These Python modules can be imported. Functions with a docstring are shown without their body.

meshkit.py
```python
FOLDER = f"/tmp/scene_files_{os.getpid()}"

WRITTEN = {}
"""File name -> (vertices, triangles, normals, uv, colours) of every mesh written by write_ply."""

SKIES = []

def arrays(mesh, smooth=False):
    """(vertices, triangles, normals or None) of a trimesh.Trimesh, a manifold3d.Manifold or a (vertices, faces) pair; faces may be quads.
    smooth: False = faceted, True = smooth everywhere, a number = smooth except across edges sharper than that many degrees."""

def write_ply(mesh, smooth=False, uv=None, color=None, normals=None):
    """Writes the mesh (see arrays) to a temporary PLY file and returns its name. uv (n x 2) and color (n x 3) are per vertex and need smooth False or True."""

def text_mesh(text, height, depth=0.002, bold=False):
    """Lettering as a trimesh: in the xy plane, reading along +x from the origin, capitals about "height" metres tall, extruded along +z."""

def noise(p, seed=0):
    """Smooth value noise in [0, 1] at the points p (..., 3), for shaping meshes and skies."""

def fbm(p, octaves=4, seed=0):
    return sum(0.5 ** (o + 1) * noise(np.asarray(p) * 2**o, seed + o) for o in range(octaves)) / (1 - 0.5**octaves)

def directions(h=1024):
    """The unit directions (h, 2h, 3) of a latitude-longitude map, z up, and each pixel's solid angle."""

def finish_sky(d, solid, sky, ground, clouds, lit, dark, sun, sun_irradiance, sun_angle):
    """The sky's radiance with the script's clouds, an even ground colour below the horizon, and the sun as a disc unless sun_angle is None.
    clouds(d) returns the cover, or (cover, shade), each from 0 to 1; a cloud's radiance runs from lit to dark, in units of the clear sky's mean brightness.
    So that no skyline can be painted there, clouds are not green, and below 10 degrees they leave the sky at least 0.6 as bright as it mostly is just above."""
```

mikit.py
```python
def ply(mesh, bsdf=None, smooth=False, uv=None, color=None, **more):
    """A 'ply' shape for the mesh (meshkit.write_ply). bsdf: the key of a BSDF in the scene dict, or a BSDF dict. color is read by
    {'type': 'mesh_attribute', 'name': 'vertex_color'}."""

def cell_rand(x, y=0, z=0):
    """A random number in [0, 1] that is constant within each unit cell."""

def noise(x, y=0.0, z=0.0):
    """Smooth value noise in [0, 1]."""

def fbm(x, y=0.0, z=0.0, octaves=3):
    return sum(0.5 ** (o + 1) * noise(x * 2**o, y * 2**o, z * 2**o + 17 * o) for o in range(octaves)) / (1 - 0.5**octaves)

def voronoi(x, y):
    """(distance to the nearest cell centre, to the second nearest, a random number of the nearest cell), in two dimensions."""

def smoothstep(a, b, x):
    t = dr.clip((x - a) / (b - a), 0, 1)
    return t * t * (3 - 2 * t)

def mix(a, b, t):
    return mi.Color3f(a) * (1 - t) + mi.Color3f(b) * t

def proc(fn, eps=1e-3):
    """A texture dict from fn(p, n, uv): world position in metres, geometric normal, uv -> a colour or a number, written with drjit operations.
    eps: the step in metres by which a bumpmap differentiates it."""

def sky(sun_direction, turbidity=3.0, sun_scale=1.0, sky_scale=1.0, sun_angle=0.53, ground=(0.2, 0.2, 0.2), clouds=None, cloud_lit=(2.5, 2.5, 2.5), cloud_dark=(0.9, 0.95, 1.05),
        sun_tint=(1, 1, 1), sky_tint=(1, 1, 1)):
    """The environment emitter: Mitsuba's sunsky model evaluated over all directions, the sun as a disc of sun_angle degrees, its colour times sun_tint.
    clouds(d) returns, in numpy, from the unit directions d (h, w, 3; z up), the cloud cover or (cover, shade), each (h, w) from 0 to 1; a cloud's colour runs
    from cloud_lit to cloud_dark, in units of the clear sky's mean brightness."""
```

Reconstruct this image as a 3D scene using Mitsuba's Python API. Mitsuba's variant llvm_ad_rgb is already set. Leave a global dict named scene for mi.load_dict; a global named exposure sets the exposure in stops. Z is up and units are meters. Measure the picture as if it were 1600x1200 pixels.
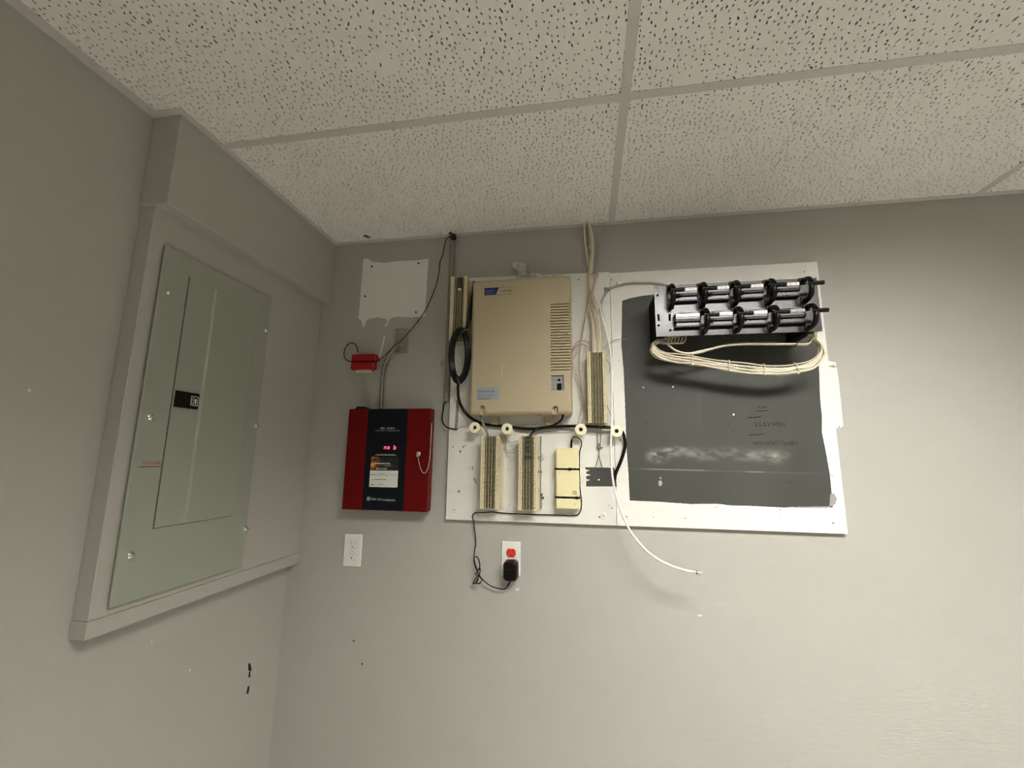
import math
import numpy as np
import trimesh
import mapbox_earcut as earcut
from shapely.geometry import Polygon, box as sbox, LineString, Point
from shapely.ops import unary_union
import manifold3d as m3
import drjit as dr
import mitsuba as mi
import mikit
import meshkit
from mikit import noise, fbm, smoothstep, mix

T = mi.ScalarTransform4f
scene, labels = {}, {}

# ---------------------------------------------------------------- camera, light, exposure
CAMERA_MATRIX = [[-0.98608, 0.016934, -0.165409, 1.143411], [-0.165899, -0.166977, 0.971903, -1.592085], [-0.011161, 0.985815, 0.167461, 1.60016], [0.0, 0.0, 0.0, 1.0]]
exposure = 0.0
scene['camera'] = {'type': 'perspective', 'fov': 99.8838, 'fov_axis': 'x', 'near_clip': 0.02, 'far_clip': 50.0,
                   'to_world': T(CAMERA_MATRIX)}
LAMP = [62.0, 59.9, 56.0]           # radiance of the troffers' diffusers
CEIL = 2.5
# The room: back wall y = 0, left wall x = 0, floor z = 0; y is negative towards the camera.
ROOM_X, ROOM_Y = 7.354, -4.868
GX = [1.2577 + 1.2192 * k for k in range(5)]       # main tees of the ceiling grid
GY = [-0.6085 * k for k in range(1, 8)]


# ---------------------------------------------------------------- materials
def rgb(c):
    return {'type': 'rgb', 'value': [float(v) for v in c]}


def mat(name, color, rough=0.6, spec=0.4, metallic=0.0, bump=None, **kw):
    b = {'type': 'principled', 'base_color': color if isinstance(color, dict) else rgb(color), 'roughness': rough, 'metallic': metallic, **kw}
    if metallic == 0.0:
        b['specular'] = spec
    if bump is not None:
        b = {'type': 'bumpmap', 'arbitrary': bump[0], 'scale': bump[1], 'bsdf': b}
    scene[name] = {'type': 'twosided', 'bsdf': b}
    return name


def wall_bump(p, n, uv):
    return noise(p.x * 260, p.y * 260, p.z * 260)


def wall_col(p, n, uv):
    t = fbm(p.x * 3.1, p.y * 3.1, p.z * 3.1)
    return mix((0.378, 0.370, 0.337), (0.405, 0.396, 0.362), t)


WB = mikit.proc(wall_bump, 0.001)
mat('wall_paint', mikit.proc(wall_col), 0.55, 0.35, bump=(WB, 0.0009))
mat('primer', (0.70, 0.715, 0.67), 0.6, 0.2)
mat('pale_paint', (0.55, 0.55, 0.52), 0.6, 0.3)


def white_col(p, n, uv):
    t = fbm(p.x * 9, p.y * 9, p.z * 9)
    s = smoothstep(0.62, 0.85, fbm(p.x * 5 + 3, p.y * 5, p.z * 23 + 9))
    return mix(mix((0.68, 0.675, 0.625), (0.72, 0.715, 0.665), t), (0.62, 0.61, 0.56), s * 0.5)


mat('board_white', mikit.proc(white_col), 0.5, 0.4)


def gray_col(p, n, uv):
    t = fbm(p.x * 6, p.y * 6, p.z * 4)
    c = mix((0.050, 0.052, 0.046), (0.069, 0.070, 0.062), t)
    wob = 0.022 * (noise(p.x * 13, 3.0, 0.0) - 0.5)
    zc = 1.621 + wob - 0.004 * (p.x - 1.35)
    band = dr.exp(-dr.square((p.z - zc) / 0.017))
    k = 0.55 * fbm(p.x * 42, 1.0, p.z * 60) + 0.45 * fbm(p.x * 17, 5.0, p.z * 26)
    along = (0.30 + 0.70 * smoothstep(0.28, 0.72, noise(p.x * 10.5 + 2.3, 5.0, 0.0))) * smoothstep(1.335, 1.385, p.x) * (1 - smoothstep(1.74, 1.83, p.x))
    scuff = band * along * smoothstep(0.24, 0.74, k)
    drip = smoothstep(0.58, 0.85, fbm(p.x * 30, 2.0, p.z * 3.0)) * smoothstep(1.62, 1.75, p.z) * 0.12
    zl = 1.565 - 0.012 * (p.x - 1.35)
    line = (1 - smoothstep(0.0008, 0.004, dr.abs(p.z - zl))) * (0.25 + 0.75 * smoothstep(0.35, 0.6, noise(p.x * 20, 1.0, 0.0))) * (1 - smoothstep(1.78, 1.92, p.x))
    return mix(mix(mix(c, (0.12, 0.12, 0.105), drip), (0.52, 0.52, 0.47), scuff * 0.9), (0.30, 0.30, 0.27), line * 0.38)


mat('board_gray', mikit.proc(gray_col), 0.55, 0.2)
mat('gray_paint_plain', (0.056, 0.057, 0.051), 0.55, 0.2)


def tile_col(p, n, uv):
    t = fbm(p.x * 5, p.y * 5, 1.0)
    return mix((0.77, 0.75, 0.695), (0.83, 0.81, 0.755), t)


def tile_bump(p, n, uv):
    return fbm(p.x * 300, p.y * 300, p.z * 300)


mat('tile_white', mikit.proc(tile_col), 0.9, 0.1, bump=(mikit.proc(tile_bump, 0.001), 0.0006))
mat('pit_shade', (0.20, 0.19, 0.165), 0.95, 0.05)  # grayish fiber, darkened further to paint shade into the fissures
mat('tee_white', (0.56, 0.53, 0.505), 0.45, 0.4)
mat('added_louvre', (0.25, 0.25, 0.24), 0.5, 0.4)
mat('floor_tile', (0.34, 0.33, 0.31), 0.5, 0.4)
mat('panel_gray', (0.29, 0.31, 0.262), 0.38, 0.5)
mat('steel', (0.62, 0.60, 0.56), 0.28, metallic=1.0)
mat('steel_plate', (0.42, 0.41, 0.38), 0.42, metallic=1.0)
mat('chrome', (0.80, 0.79, 0.76), 0.15, metallic=1.0)
mat('black_plastic', (0.004, 0.004, 0.004), 0.32, 0.16)
mat('black_rubber', (0.004, 0.004, 0.004), 0.22, 0.25)
mat('black_panel', (0.010, 0.010, 0.010), 0.25, 0.45)
mat('black_matte', (0.006, 0.006, 0.006), 0.9, 0.1)
mat('red_enamel', (0.105, 0.0022, 0.0022), 0.34, 0.12)
mat('red_plastic', (0.30, 0.008, 0.009), 0.32, 0.25)
mat('red_socket', (0.60, 0.045, 0.018), 0.35, 0.5)
mat('red_dark', (0.16, 0.006, 0.005), 0.5, 0.3)
mat('navy', (0.0035, 0.0055, 0.0085), 0.30, 0.14)
mat('print_white', (0.62, 0.64, 0.62), 0.6, 0.2)
mat('print_gray', (0.30, 0.32, 0.33), 0.6, 0.2)
mat('print_dark', (0.045, 0.045, 0.04), 0.7, 0.2)
mat('print_blue', (0.012, 0.022, 0.12), 0.4, 0.4)
mat('print_pale_blue', (0.16, 0.19, 0.32), 0.4, 0.4)
mat('print_red', (0.30, 0.06, 0.035), 0.6, 0.2)
mat('marker', (0.012, 0.012, 0.011), 0.7, 0.2)
mat('paper', (0.66, 0.665, 0.60), 0.7, 0.2)


def flame_col(p, n, uv):
    x, z = (p.x - 0.3494) / 0.095, (p.z - 1.5462) / 0.05
    f = fbm(p.x * 90, 2.0, p.z * 60)
    a = dr.clip(1.15 - x * 2.4 - dr.abs(z - 0.55) * 0.5, 0, 1) * smoothstep(0.30, 0.65, f + 0.08)
    return mix((0.008, 0.007, 0.006), mix((0.38, 0.06, 0.02), (0.62, 0.38, 0.08), smoothstep(0.4, 0.8, f)), a)


mat('flame_print', mikit.proc(flame_col), 0.35, 0.5)


def beige_col(p, n, uv):
    t = fbm(p.x * 4, p.y * 4, p.z * 4)
    return mix((0.420, 0.357, 0.232), (0.455, 0.388, 0.255), t)


mat('beige', mikit.proc(beige_col), 0.48, 0.4)
mat('beige_dark', (0.20, 0.155, 0.10), 0.6, 0.3)
mat('tape_mark', (0.50, 0.44, 0.31), 0.5, 0.3)
mat('label_blue', (0.30, 0.345, 0.385), 0.4, 0.4)
mat('switch_gray', (0.26, 0.27, 0.27), 0.5, 0.4)
mat('cream', (0.80, 0.73, 0.49), 0.45, 0.4)
mat('cream_shade', (0.20, 0.165, 0.075), 0.6, 0.2)  # darkened cream, stands in for the shade between the strip teeth
mat('cream_light', (0.82, 0.77, 0.57), 0.45, 0.4)
mat('cream_old', (0.55, 0.50, 0.37), 0.5, 0.4)
mat('clip_bed', (0.085, 0.072, 0.032), 0.6, 0.2)
mat('clip_tin', (0.62, 0.57, 0.40), 0.45, metallic=0.2)
mat('conduit_gray', (0.20, 0.20, 0.18), 0.5, 0.3)
mat('seam_dark', (0.085, 0.09, 0.075), 0.7, 0.2)
mat('clip_dark', (0.17, 0.15, 0.085), 0.5, metallic=0.5)
mat('yellow_battery', (0.76, 0.69, 0.41), 0.45, 0.4)
mat('white_plastic', (0.74, 0.735, 0.70), 0.35, 0.5)
mat('slot_dark', (0.02, 0.02, 0.018), 0.8, 0.1)
mat('cable_cream', (0.68, 0.625, 0.49), 0.42, 0.4)
mat('cable_cream_dark', (0.46, 0.41, 0.30), 0.45, 0.4)
mat('cable_white', (0.76, 0.755, 0.70), 0.35, 0.5)
mat('cable_gray', (0.185, 0.18, 0.165), 0.45, 0.4)
mat('cable_palegray', (0.36, 0.345, 0.31), 0.45, 0.4)
mat('wire_gray', (0.28, 0.28, 0.265), 0.5, 0.4)
mat('wire_brown', (0.36, 0.25, 0.17), 0.45, 0.4)
mat('wire_pink', (0.56, 0.44, 0.34), 0.45, 0.4)
mat('film', (0.50, 0.50, 0.47), 0.25, 0.6)
mat('strip_white', (0.80, 0.80, 0.76), 0.35, 0.5)
mat('strip_gray', (0.22, 0.22, 0.21), 0.30, 0.5)
mat('dark_gap', (0.03, 0.03, 0.027), 0.9, 0.1)
scene['led'] = {'type': 'diffuse', 'reflectance': rgb((0.1, 0.0, 0.01))}


# ---------------------------------------------------------------- mesh helpers
def add(key, mesh, m, smooth=False, label=None, to_world=None, kind=None):
    s = mikit.ply(mesh, m, smooth=smooth)
    if to_world is not None:
        s['to_world'] = to_world
    scene[key] = s
    if label or kind:
        labels.setdefault(key, {})
        if label:
            labels[key]['label'] = label
        if kind:
            labels[key]['kind'] = kind
    return s


def tag(key, label, category, group=None):
    labels[key] = {'label': label, 'category': category}
    if group:
        labels[key]['group'] = group


def struct(key, label=None):
    labels[key] = {'kind': 'structure'}
    if label:
        labels[key]['label'] = label


def nk(key):
    """The next free key: key, key_001, key_002 ..."""
    if key not in scene and key not in labels and not any(k.startswith(key + '__') for k in scene):
        return key
    i = 1
    while f'{key}_{i:03d}' in scene or f'{key}_{i:03d}' in labels or any(k.startswith(f'{key}_{i:03d}__') for k in scene):
        i += 1
    return f'{key}_{i:03d}'


def cat(*ms):
    return trimesh.util.concatenate([m for m in ms])


def hull(points):
    h = trimesh.convex.convex_hull(np.asarray(points, float))
    return trimesh.Trimesh(h.vertices, h.faces, process=False)


def box3(x0, x1, y0, y1, z0, z1, c=0.0):
    """A box, its edges chamfered by c."""
    if c <= 0:
        b = trimesh.creation.box((x1 - x0, y1 - y0, z1 - z0))
        b.apply_translation(((x0 + x1) / 2, (y0 + y1) / 2, (z0 + z1) / 2))
        return b
    q = []
    for sx, x, ix in ((0, x0, x0 + c), (1, x1, x1 - c)):
        for sy, y, iy in ((0, y0, y0 + c), (1, y1, y1 - c)):
            for sz, z, iz in ((0, z0, z0 + c), (1, z1, z1 - c)):
                q += [(x, iy, iz), (ix, y, iz), (ix, iy, z)]
    return hull(q)


def bx(x0, x1, z0, z1, d0, d1, c=0.0):
    """A box on the back wall: x and z extents, and distances d0 < d1 from the wall plane."""
    return box3(x0, x1, -d1, -d0, z0, z1, c)


def wall_map(mesh, d=0.0):
    """From the xy plane (extruded along +z) to the back wall, standing out from distance d."""
    v = np.array(mesh.vertices)
    return trimesh.Trimesh(np.stack([v[:, 0], -d - v[:, 2], v[:, 1]], 1), np.array(mesh.faces), process=False)


def left_map(mesh, x=0.0):
    """From the xy plane to the left wall: x runs along +y, y runs up, the extrusion towards +x."""
    v = np.array(mesh.vertices)
    return trimesh.Trimesh(np.stack([x + v[:, 2], v[:, 0], v[:, 1]], 1), np.array(mesh.faces), process=False)


def slab(poly, h):
    if not isinstance(poly, (Polygon,)) and not hasattr(poly, 'geoms'):
        poly = Polygon(poly)
    poly = poly.buffer(0)
    gs = getattr(poly, 'geoms', [poly])
    return cat(*[trimesh.creation.extrude_polygon(g, h, engine='earcut') for g in gs if g.area > 1e-10])


def prism(poly, d0, d1):
    return wall_map(slab(poly, d1 - d0), d0)


def rounded(poly, r):
    p = Polygon(poly) if not isinstance(poly, Polygon) else poly
    return p.buffer(-r).buffer(r, quad_segs=4)


def lathe(profile, cx, cz, d=0.0, n=24):
    """Profile of (radius, height) turned about the axis that leaves the back wall at (cx, cz)."""
    m = trimesh.creation.revolve(np.array(profile, float), sections=n)
    if m.volume < 0:
        m.invert()
    m = wall_map(m, d)
    m.apply_translation((cx, 0, cz))
    return m


def spline(pts, step=0.004):
    p = np.asarray(pts, float)
    if len(p) == 2:
        return p
    q = np.vstack([2 * p[0] - p[1], p, 2 * p[-1] - p[-2]])
    out = []
    for i in range(1, len(q) - 2):
        a, b, c, d = q[i - 1], q[i], q[i + 1], q[i + 2]
        ta = np.linalg.norm(b - a) ** 0.5 + 1e-6
        tb = np.linalg.norm(c - b) ** 0.5 + 1e-6
        tc = np.linalg.norm(d - c) ** 0.5 + 1e-6
        m1 = ((b - a) / ta - (c - a) / (ta + tb) + (c - b) / tb) * tb
        m2 = ((c - b) / tb - (d - b) / (tb + tc) + (d - c) / tc) * tb
        n = max(2, int(np.linalg.norm(c - b) / step))
        for t in np.arange(n) / n:
            out.append((2 * t**3 - 3 * t**2 + 1) * b + (t**3 - 2 * t**2 + t) * m1 + (-2 * t**3 + 3 * t**2) * c + (t**3 - t**2) * m2)
    out.append(p[-1])
    return np.array(out)


def sweep(path, r, n=8, up=None):
    """A tube of radius r (a number or one per point) along the path, with capped ends."""
    p = np.asarray(path, float)
    rr = np.broadcast_to(np.asarray(r, float), len(p))
    t = np.gradient(p, axis=0)
    t /= np.maximum(np.linalg.norm(t, axis=1, keepdims=True), 1e-12)
    a = np.array([0.123, -0.91, 0.31]) if up is None else np.asarray(up, float)
    a = a - t[0] * (a @ t[0])
    if np.linalg.norm(a) < 1e-3:
        a = np.cross(t[0], [1, 0.2, 0.1])
    rings = []
    ang = np.arange(n) * 2 * np.pi / n
    for i in range(len(p)):
        a = a - t[i] * (a @ t[i])
        a /= np.linalg.norm(a)
        b = np.cross(t[i], a)
        rings.append(p[i] + rr[i] * (np.cos(ang)[:, None] * a + np.sin(ang)[:, None] * b))
    v = np.vstack(rings + [p[:1], p[-1:]])
    f = []
    k = len(p)
    for i in range(k - 1):
        for j in range(n):
            j2 = (j + 1) % n
            f += [(i * n + j, i * n + j2, (i + 1) * n + j2), (i * n + j, (i + 1) * n + j2, (i + 1) * n + j)]
    for j in range(n):
        j2 = (j + 1) % n
        f += [(k * n, j2, j), (k * n + 1, (k - 1) * n + j, (k - 1) * n + j2)]
    return trimesh.Trimesh(v, np.array(f), process=False)


def tube(pts, r, n=8, step=0.004):
    return sweep(spline(pts, step), r, n)


def text_on_wall(s, x, z, h, d, depth=0.0005, bold=False, width=None):
    """Lettering on a face parallel to the back wall, from its lower left corner, optionally stretched to a width."""
    m = meshkit.text_mesh(s, h, depth, bold)
    if width:
        m.apply_scale((width / np.ptp(m.vertices[:, 0]), 1, 1))
    m = wall_map(m, d)
    m.apply_translation((x, 0, z))
    return m


def screw_head(cx, cz, d, r=0.004, h=0.002):
    return lathe([(0, 0), (r, 0), (r, h * 0.5), (r * 0.7, h), (0, h)], cx, cz, d, 12)


def left_lathe(profile, cy, cz, x, n=14):
    m = trimesh.creation.revolve(np.array(profile, float), sections=n)
    if m.volume < 0:
        m.invert()
    m = left_map(m, x)
    m.apply_translation((0, cy, cz))
    return m


def torus(center, r, tr, axis, n=18, k=6):
    axis = np.asarray(axis, float) / np.linalg.norm(axis)
    a = np.cross(axis, [0.3, 0.5, 0.8])
    a /= np.linalg.norm(a)
    b = np.cross(axis, a)
    ang = np.linspace(0, 2 * np.pi, n + 1)
    path = np.asarray(center) + r * (np.cos(ang)[:, None] * a + np.sin(ang)[:, None] * b)
    return sweep(path, tr, k, up=axis)


# ---------------------------------------------------------------- the room
add('floor', box3(0, ROOM_X, ROOM_Y, 0, -0.1, 0), 'floor_tile')
struct('floor')
add('wall_back', box3(-0.1, ROOM_X + 0.1, 0, 0.1, -0.1, 2.8), 'wall_paint')
struct('wall_back')
add('wall_left', box3(-0.1, 0, ROOM_Y, 0, -0.1, 2.8), 'wall_paint')
struct('wall_left')
add('wall_right', box3(ROOM_X, ROOM_X + 0.1, ROOM_Y, 0, -0.1, 2.8), 'pale_paint')
struct('wall_right')
add('wall_front', box3(-0.1, ROOM_X + 0.1, ROOM_Y - 0.1, ROOM_Y, -0.1, 2.8), 'pale_paint')
struct('wall_front')

# boxed-out surround of the electrical panel and the soffit above it
SY = -0.7295
add('wall_left__panel_surround', box3(0, 0.0456, SY, 0, 1.2276, 2.56, 0.0015), 'wall_paint', label='boxed-out painted surround of the electrical panel')
add('wall_left__surround_rail', cat(box3(0.0, 0.0468, SY - 0.0008, 0, 1.1885, 1.2276 - 0.0006, 0.0015)), 'wall_paint', label='bottom rail of the panel surround')
add('wall_left__soffit', box3(0, 0.0885, SY - 0.006, 0, 2.2385, 2.56, 0.002), 'wall_paint', label='painted soffit box over the electrical panel')

# small wear marks on the walls: chips and scuffs
for (a, b, w, h) in (((0.0000, -0.8828, 1.7264)[1], (0.0000, -0.8828, 1.7264)[2], 0.003, 0.003), ((0.0000, -0.5261, 1.1061)[1], (0.0000, -0.5261, 1.1061)[2], 0.0028, 0.0026), ((0.0000, -0.3927, 0.9797)[1], (0.0000, -0.3927, 0.9797)[2], 0.0022, 0.004)):
    add(nk('wall_left__paint_chip'), left_map(slab([(a - w, b), (a - w * .3, b + h), (a + w, b + h * .4), (a + w * .6, b - h * .8), (a - w * .5, b - h)], 0.0004)), 'board_white')
for k, q in enumerate(([(-0.1580, 0.8971), (-0.1491, 0.8954), (-0.1397, 0.8713), (-0.1446, 0.8655), (-0.1548, 0.8759)], [(-0.1508, 0.8682), (-0.1446, 0.8655), (-0.1421, 0.8484), (-0.1513, 0.8525)], [(-0.1496, 0.8222), (-0.1407, 0.8200), (-0.1431, 0.7974), (-0.1523, 0.8018)])):
    add(nk('wall_left__scuff_mark'), left_map(slab(q, 0.0004)), 'slot_dark')
for q in ([(0.2891, 0.9289), (0.2963, 0.9338), (0.3016, 0.9299), (0.2943, 0.9272)], [(0.3321, 0.8597), (0.3371, 0.8601), (0.3375, 0.8538), (0.3326, 0.8534)]):
    add(nk('wall_back__scuff_mark'), prism(q, 0, 0.0004), 'print_dark')
for q in ([(0.8944, 1.1444), (0.9080, 1.1473), (0.9058, 1.1408), (0.8945, 1.1380)], [(1.4957, 1.1008), (1.5094, 1.0997), (1.5092, 1.0959), (1.4973, 1.0951)]):
    add(nk('wall_back__paint_chip'), prism(q, 0, 0.0004), 'board_white')
# lighter unpainted patches on the back wall
patch = Polygon([(0.2234, 2.4261), (0.2438, 2.4276), (0.2595, 2.4134), (0.3183, 2.4022), (0.3811, 2.4065), (0.4549, 2.4043), (0.5135, 2.4074), (0.5164, 2.4058), (0.5126, 2.3078), (0.5113, 2.1597), (0.4457, 2.1572), (0.3955, 2.1622), (0.3678, 2.1579), (0.3573, 2.1474), (0.3525, 2.1340), (0.3476, 2.1233), (0.3308, 2.1226), (0.3443, 2.1316), (0.3518, 2.1449), (0.3399, 2.1564), (0.3056, 2.1634), (0.2717, 2.1594), (0.2551, 2.1532), (0.2509, 2.1327), (0.2473, 2.1232), (0.2427, 2.1275), (0.2320, 2.1556), (0.2200, 2.1617), (0.2216, 2.2174), (0.2222, 2.3826)])
add('wall_back__bare_patch', prism(patch, 0, 0.0006), 'primer', label='pale unpainted square with paint drips')
for q in ([(0.3389, 2.0856), (0.3448, 2.0799), (0.3391, 2.0397), (0.3306, 1.9998), (0.3212, 1.9735), (0.3154, 1.9365), (0.3099, 1.9367), (0.3177, 1.9842), (0.3243, 2.0107), (0.3329, 2.0480)],):
    add(nk('wall_back__bare_patch'), prism(q, 0, 0.0006), 'primer', label='thin pale paint drip streak')
add(nk('wall_back__bare_patch'), prism([(1.9534, 1.9402), (1.9820, 1.9305), (1.9892, 1.9059), (1.9897, 1.8728), (1.9888, 1.7902), (1.9874, 1.7133), (1.9762, 1.7070), (1.9648, 1.7070), (1.9596, 1.7689)], 0, 0.0008), 'board_white', label='white painted strip beside the backboard')
add('wall_back__bare_patch__nail', screw_head(1.9748, 1.7112, 0.0008, 0.002, 0.001), 'slot_dark')
for (x, z) in [(0.2640, 2.3900), (0.4725, 2.3904), (0.2431, 2.2585), (0.4721, 2.1778)]:
    add(nk('wall_back__anchor_hole'), cat(lathe([(0.002, 0.0006), (0.0042, 0.0006), (0.0038, 0.002), (0.0022, 0.002)], x, z, 0, 12), lathe([(0, 0.0007), (0.0025, 0.0007), (0.0025, 0.0009), (0, 0.0009)], x, z, 0, 12)), 'slot_dark')

# ---------------------------------------------------------------- ceiling: grid, pitted tiles, wall angle
add('ceiling', box3(-0.1, ROOM_X + 0.1, ROOM_Y - 0.1, 0.1, 2.70, 2.8), 'tile_white')
struct('ceiling')
rng = np.random.default_rng(5)


def pitted_tile(w, h, seed, dens=3900, thick=0.012, hole=None):
    """An acoustic tile in the xy plane (0..w, 0..h), facing down at z = 0, with sunken fissures."""
    r = np.random.default_rng(seed)
    n = int(w * h * dens)
    cell, used, rings = 0.0062, {}, []
    outer = [(0, 0), (w, 0), (w, h), (0, h)]
    tries = 0
    while len(rings) < n and tries < n * 8:
        tries += 1
        x, y = r.uniform(0.008, w - 0.008), r.uniform(0.008, h - 0.008)
        if meshkit.noise(np.array([x * 14, y * 14, seed]), 3) < r.uniform(0, 0.62):
            continue
        ln = min(0.0046 + r.exponential(0.0034), 0.0145) * 0.5
        wd = r.uniform(0.0012, 0.0021)
        ang = r.normal(np.pi / 2, 0.42)
        if hole and abs(x - hole[0]) < 0.02 and abs(y - hole[1]) < 0.02:
            continue
        gi, gj = int(x / cell), int(y / cell)
        if any((gi + a, gj + b) in used for a in (-1, 0, 1) for b in (-1, 0, 1)):
            continue
        if ln > 0.005 and any((gi + a, gj + b) in used for a in (-2, -1, 0, 1, 2) for b in (-2, -1, 0, 1, 2)):
            continue
        used[(gi, gj)] = 1
        c, s = np.cos(ang), np.sin(ang)
        q = []
        for k, (u, v) in enumerate(((-1, 0.1), (-0.45, -0.9), (0.5, -1), (1, -0.1), (0.45, 0.95), (-0.5, 1))):
            u, v = u * ln * r.uniform(0.8, 1.0), v * wd * r.uniform(0.7, 1.25)
            q.append((x + c * u - s * v, y + s * u + c * v))
        rings.append(q)
    if hole:
        rings.append([(hole[0] + a, hole[1] + b) for a, b in ((-0.012, -0.012), (0.004, -0.016), (0.014, 0.003), (0.011, 0.014), (-0.004, 0.012), (-0.014, 0.0))])
    flat = np.array(outer + [p for q in rings for p in q])
    ends = np.cumsum([4] + [len(q) for q in rings]).astype(np.uint32)
    tri = earcut.triangulate_float64(flat, ends).reshape(-1, 3)
    v3 = np.c_[flat, np.zeros(len(flat))]
    a, b, c = v3[tri[0]]
    if np.cross(b - a, c - a)[2] > 0:
        tri = tri[:, ::-1]
    pv, pf = [], []
    off = 0
    depth = 0.006
    for q in rings:
        k = len(q)
        dd = 0.05 if hole and q is rings[-1] else depth
        cen = np.mean(q, 0)
        bot = cen + (np.array(q) - cen) * 0.8
        pv += [(p[0], p[1], 0.0) for p in q] + [(p[0], p[1], dd) for p in bot]
        for j in range(k):
            j2 = (j + 1) % k
            pf += [(off + j, off + j2, off + k + j2), (off + j, off + k + j2, off + k + j)]
        pf += [(off + k, off + k + j, off + k + j + 1) for j in range(1, k - 1)]
        off += 2 * k
    top = thick + 0.05
    sv = np.array([(0, 0, 0), (w, 0, 0), (w, h, 0), (0, h, 0), (0, 0, top), (w, 0, top), (w, h, top), (0, h, top)], float)
    sf = np.array([(0, 1, 5), (0, 5, 4), (1, 2, 6), (1, 6, 5), (2, 3, 7), (2, 7, 6), (3, 0, 4), (3, 4, 7), (4, 5, 6), (4, 6, 7)])
    face = trimesh.util.concatenate([trimesh.Trimesh(v3, tri, process=False), trimesh.Trimesh(sv, sf, process=False)])
    return face, trimesh.Trimesh(np.array(pv), np.array(pf), process=False)


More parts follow.
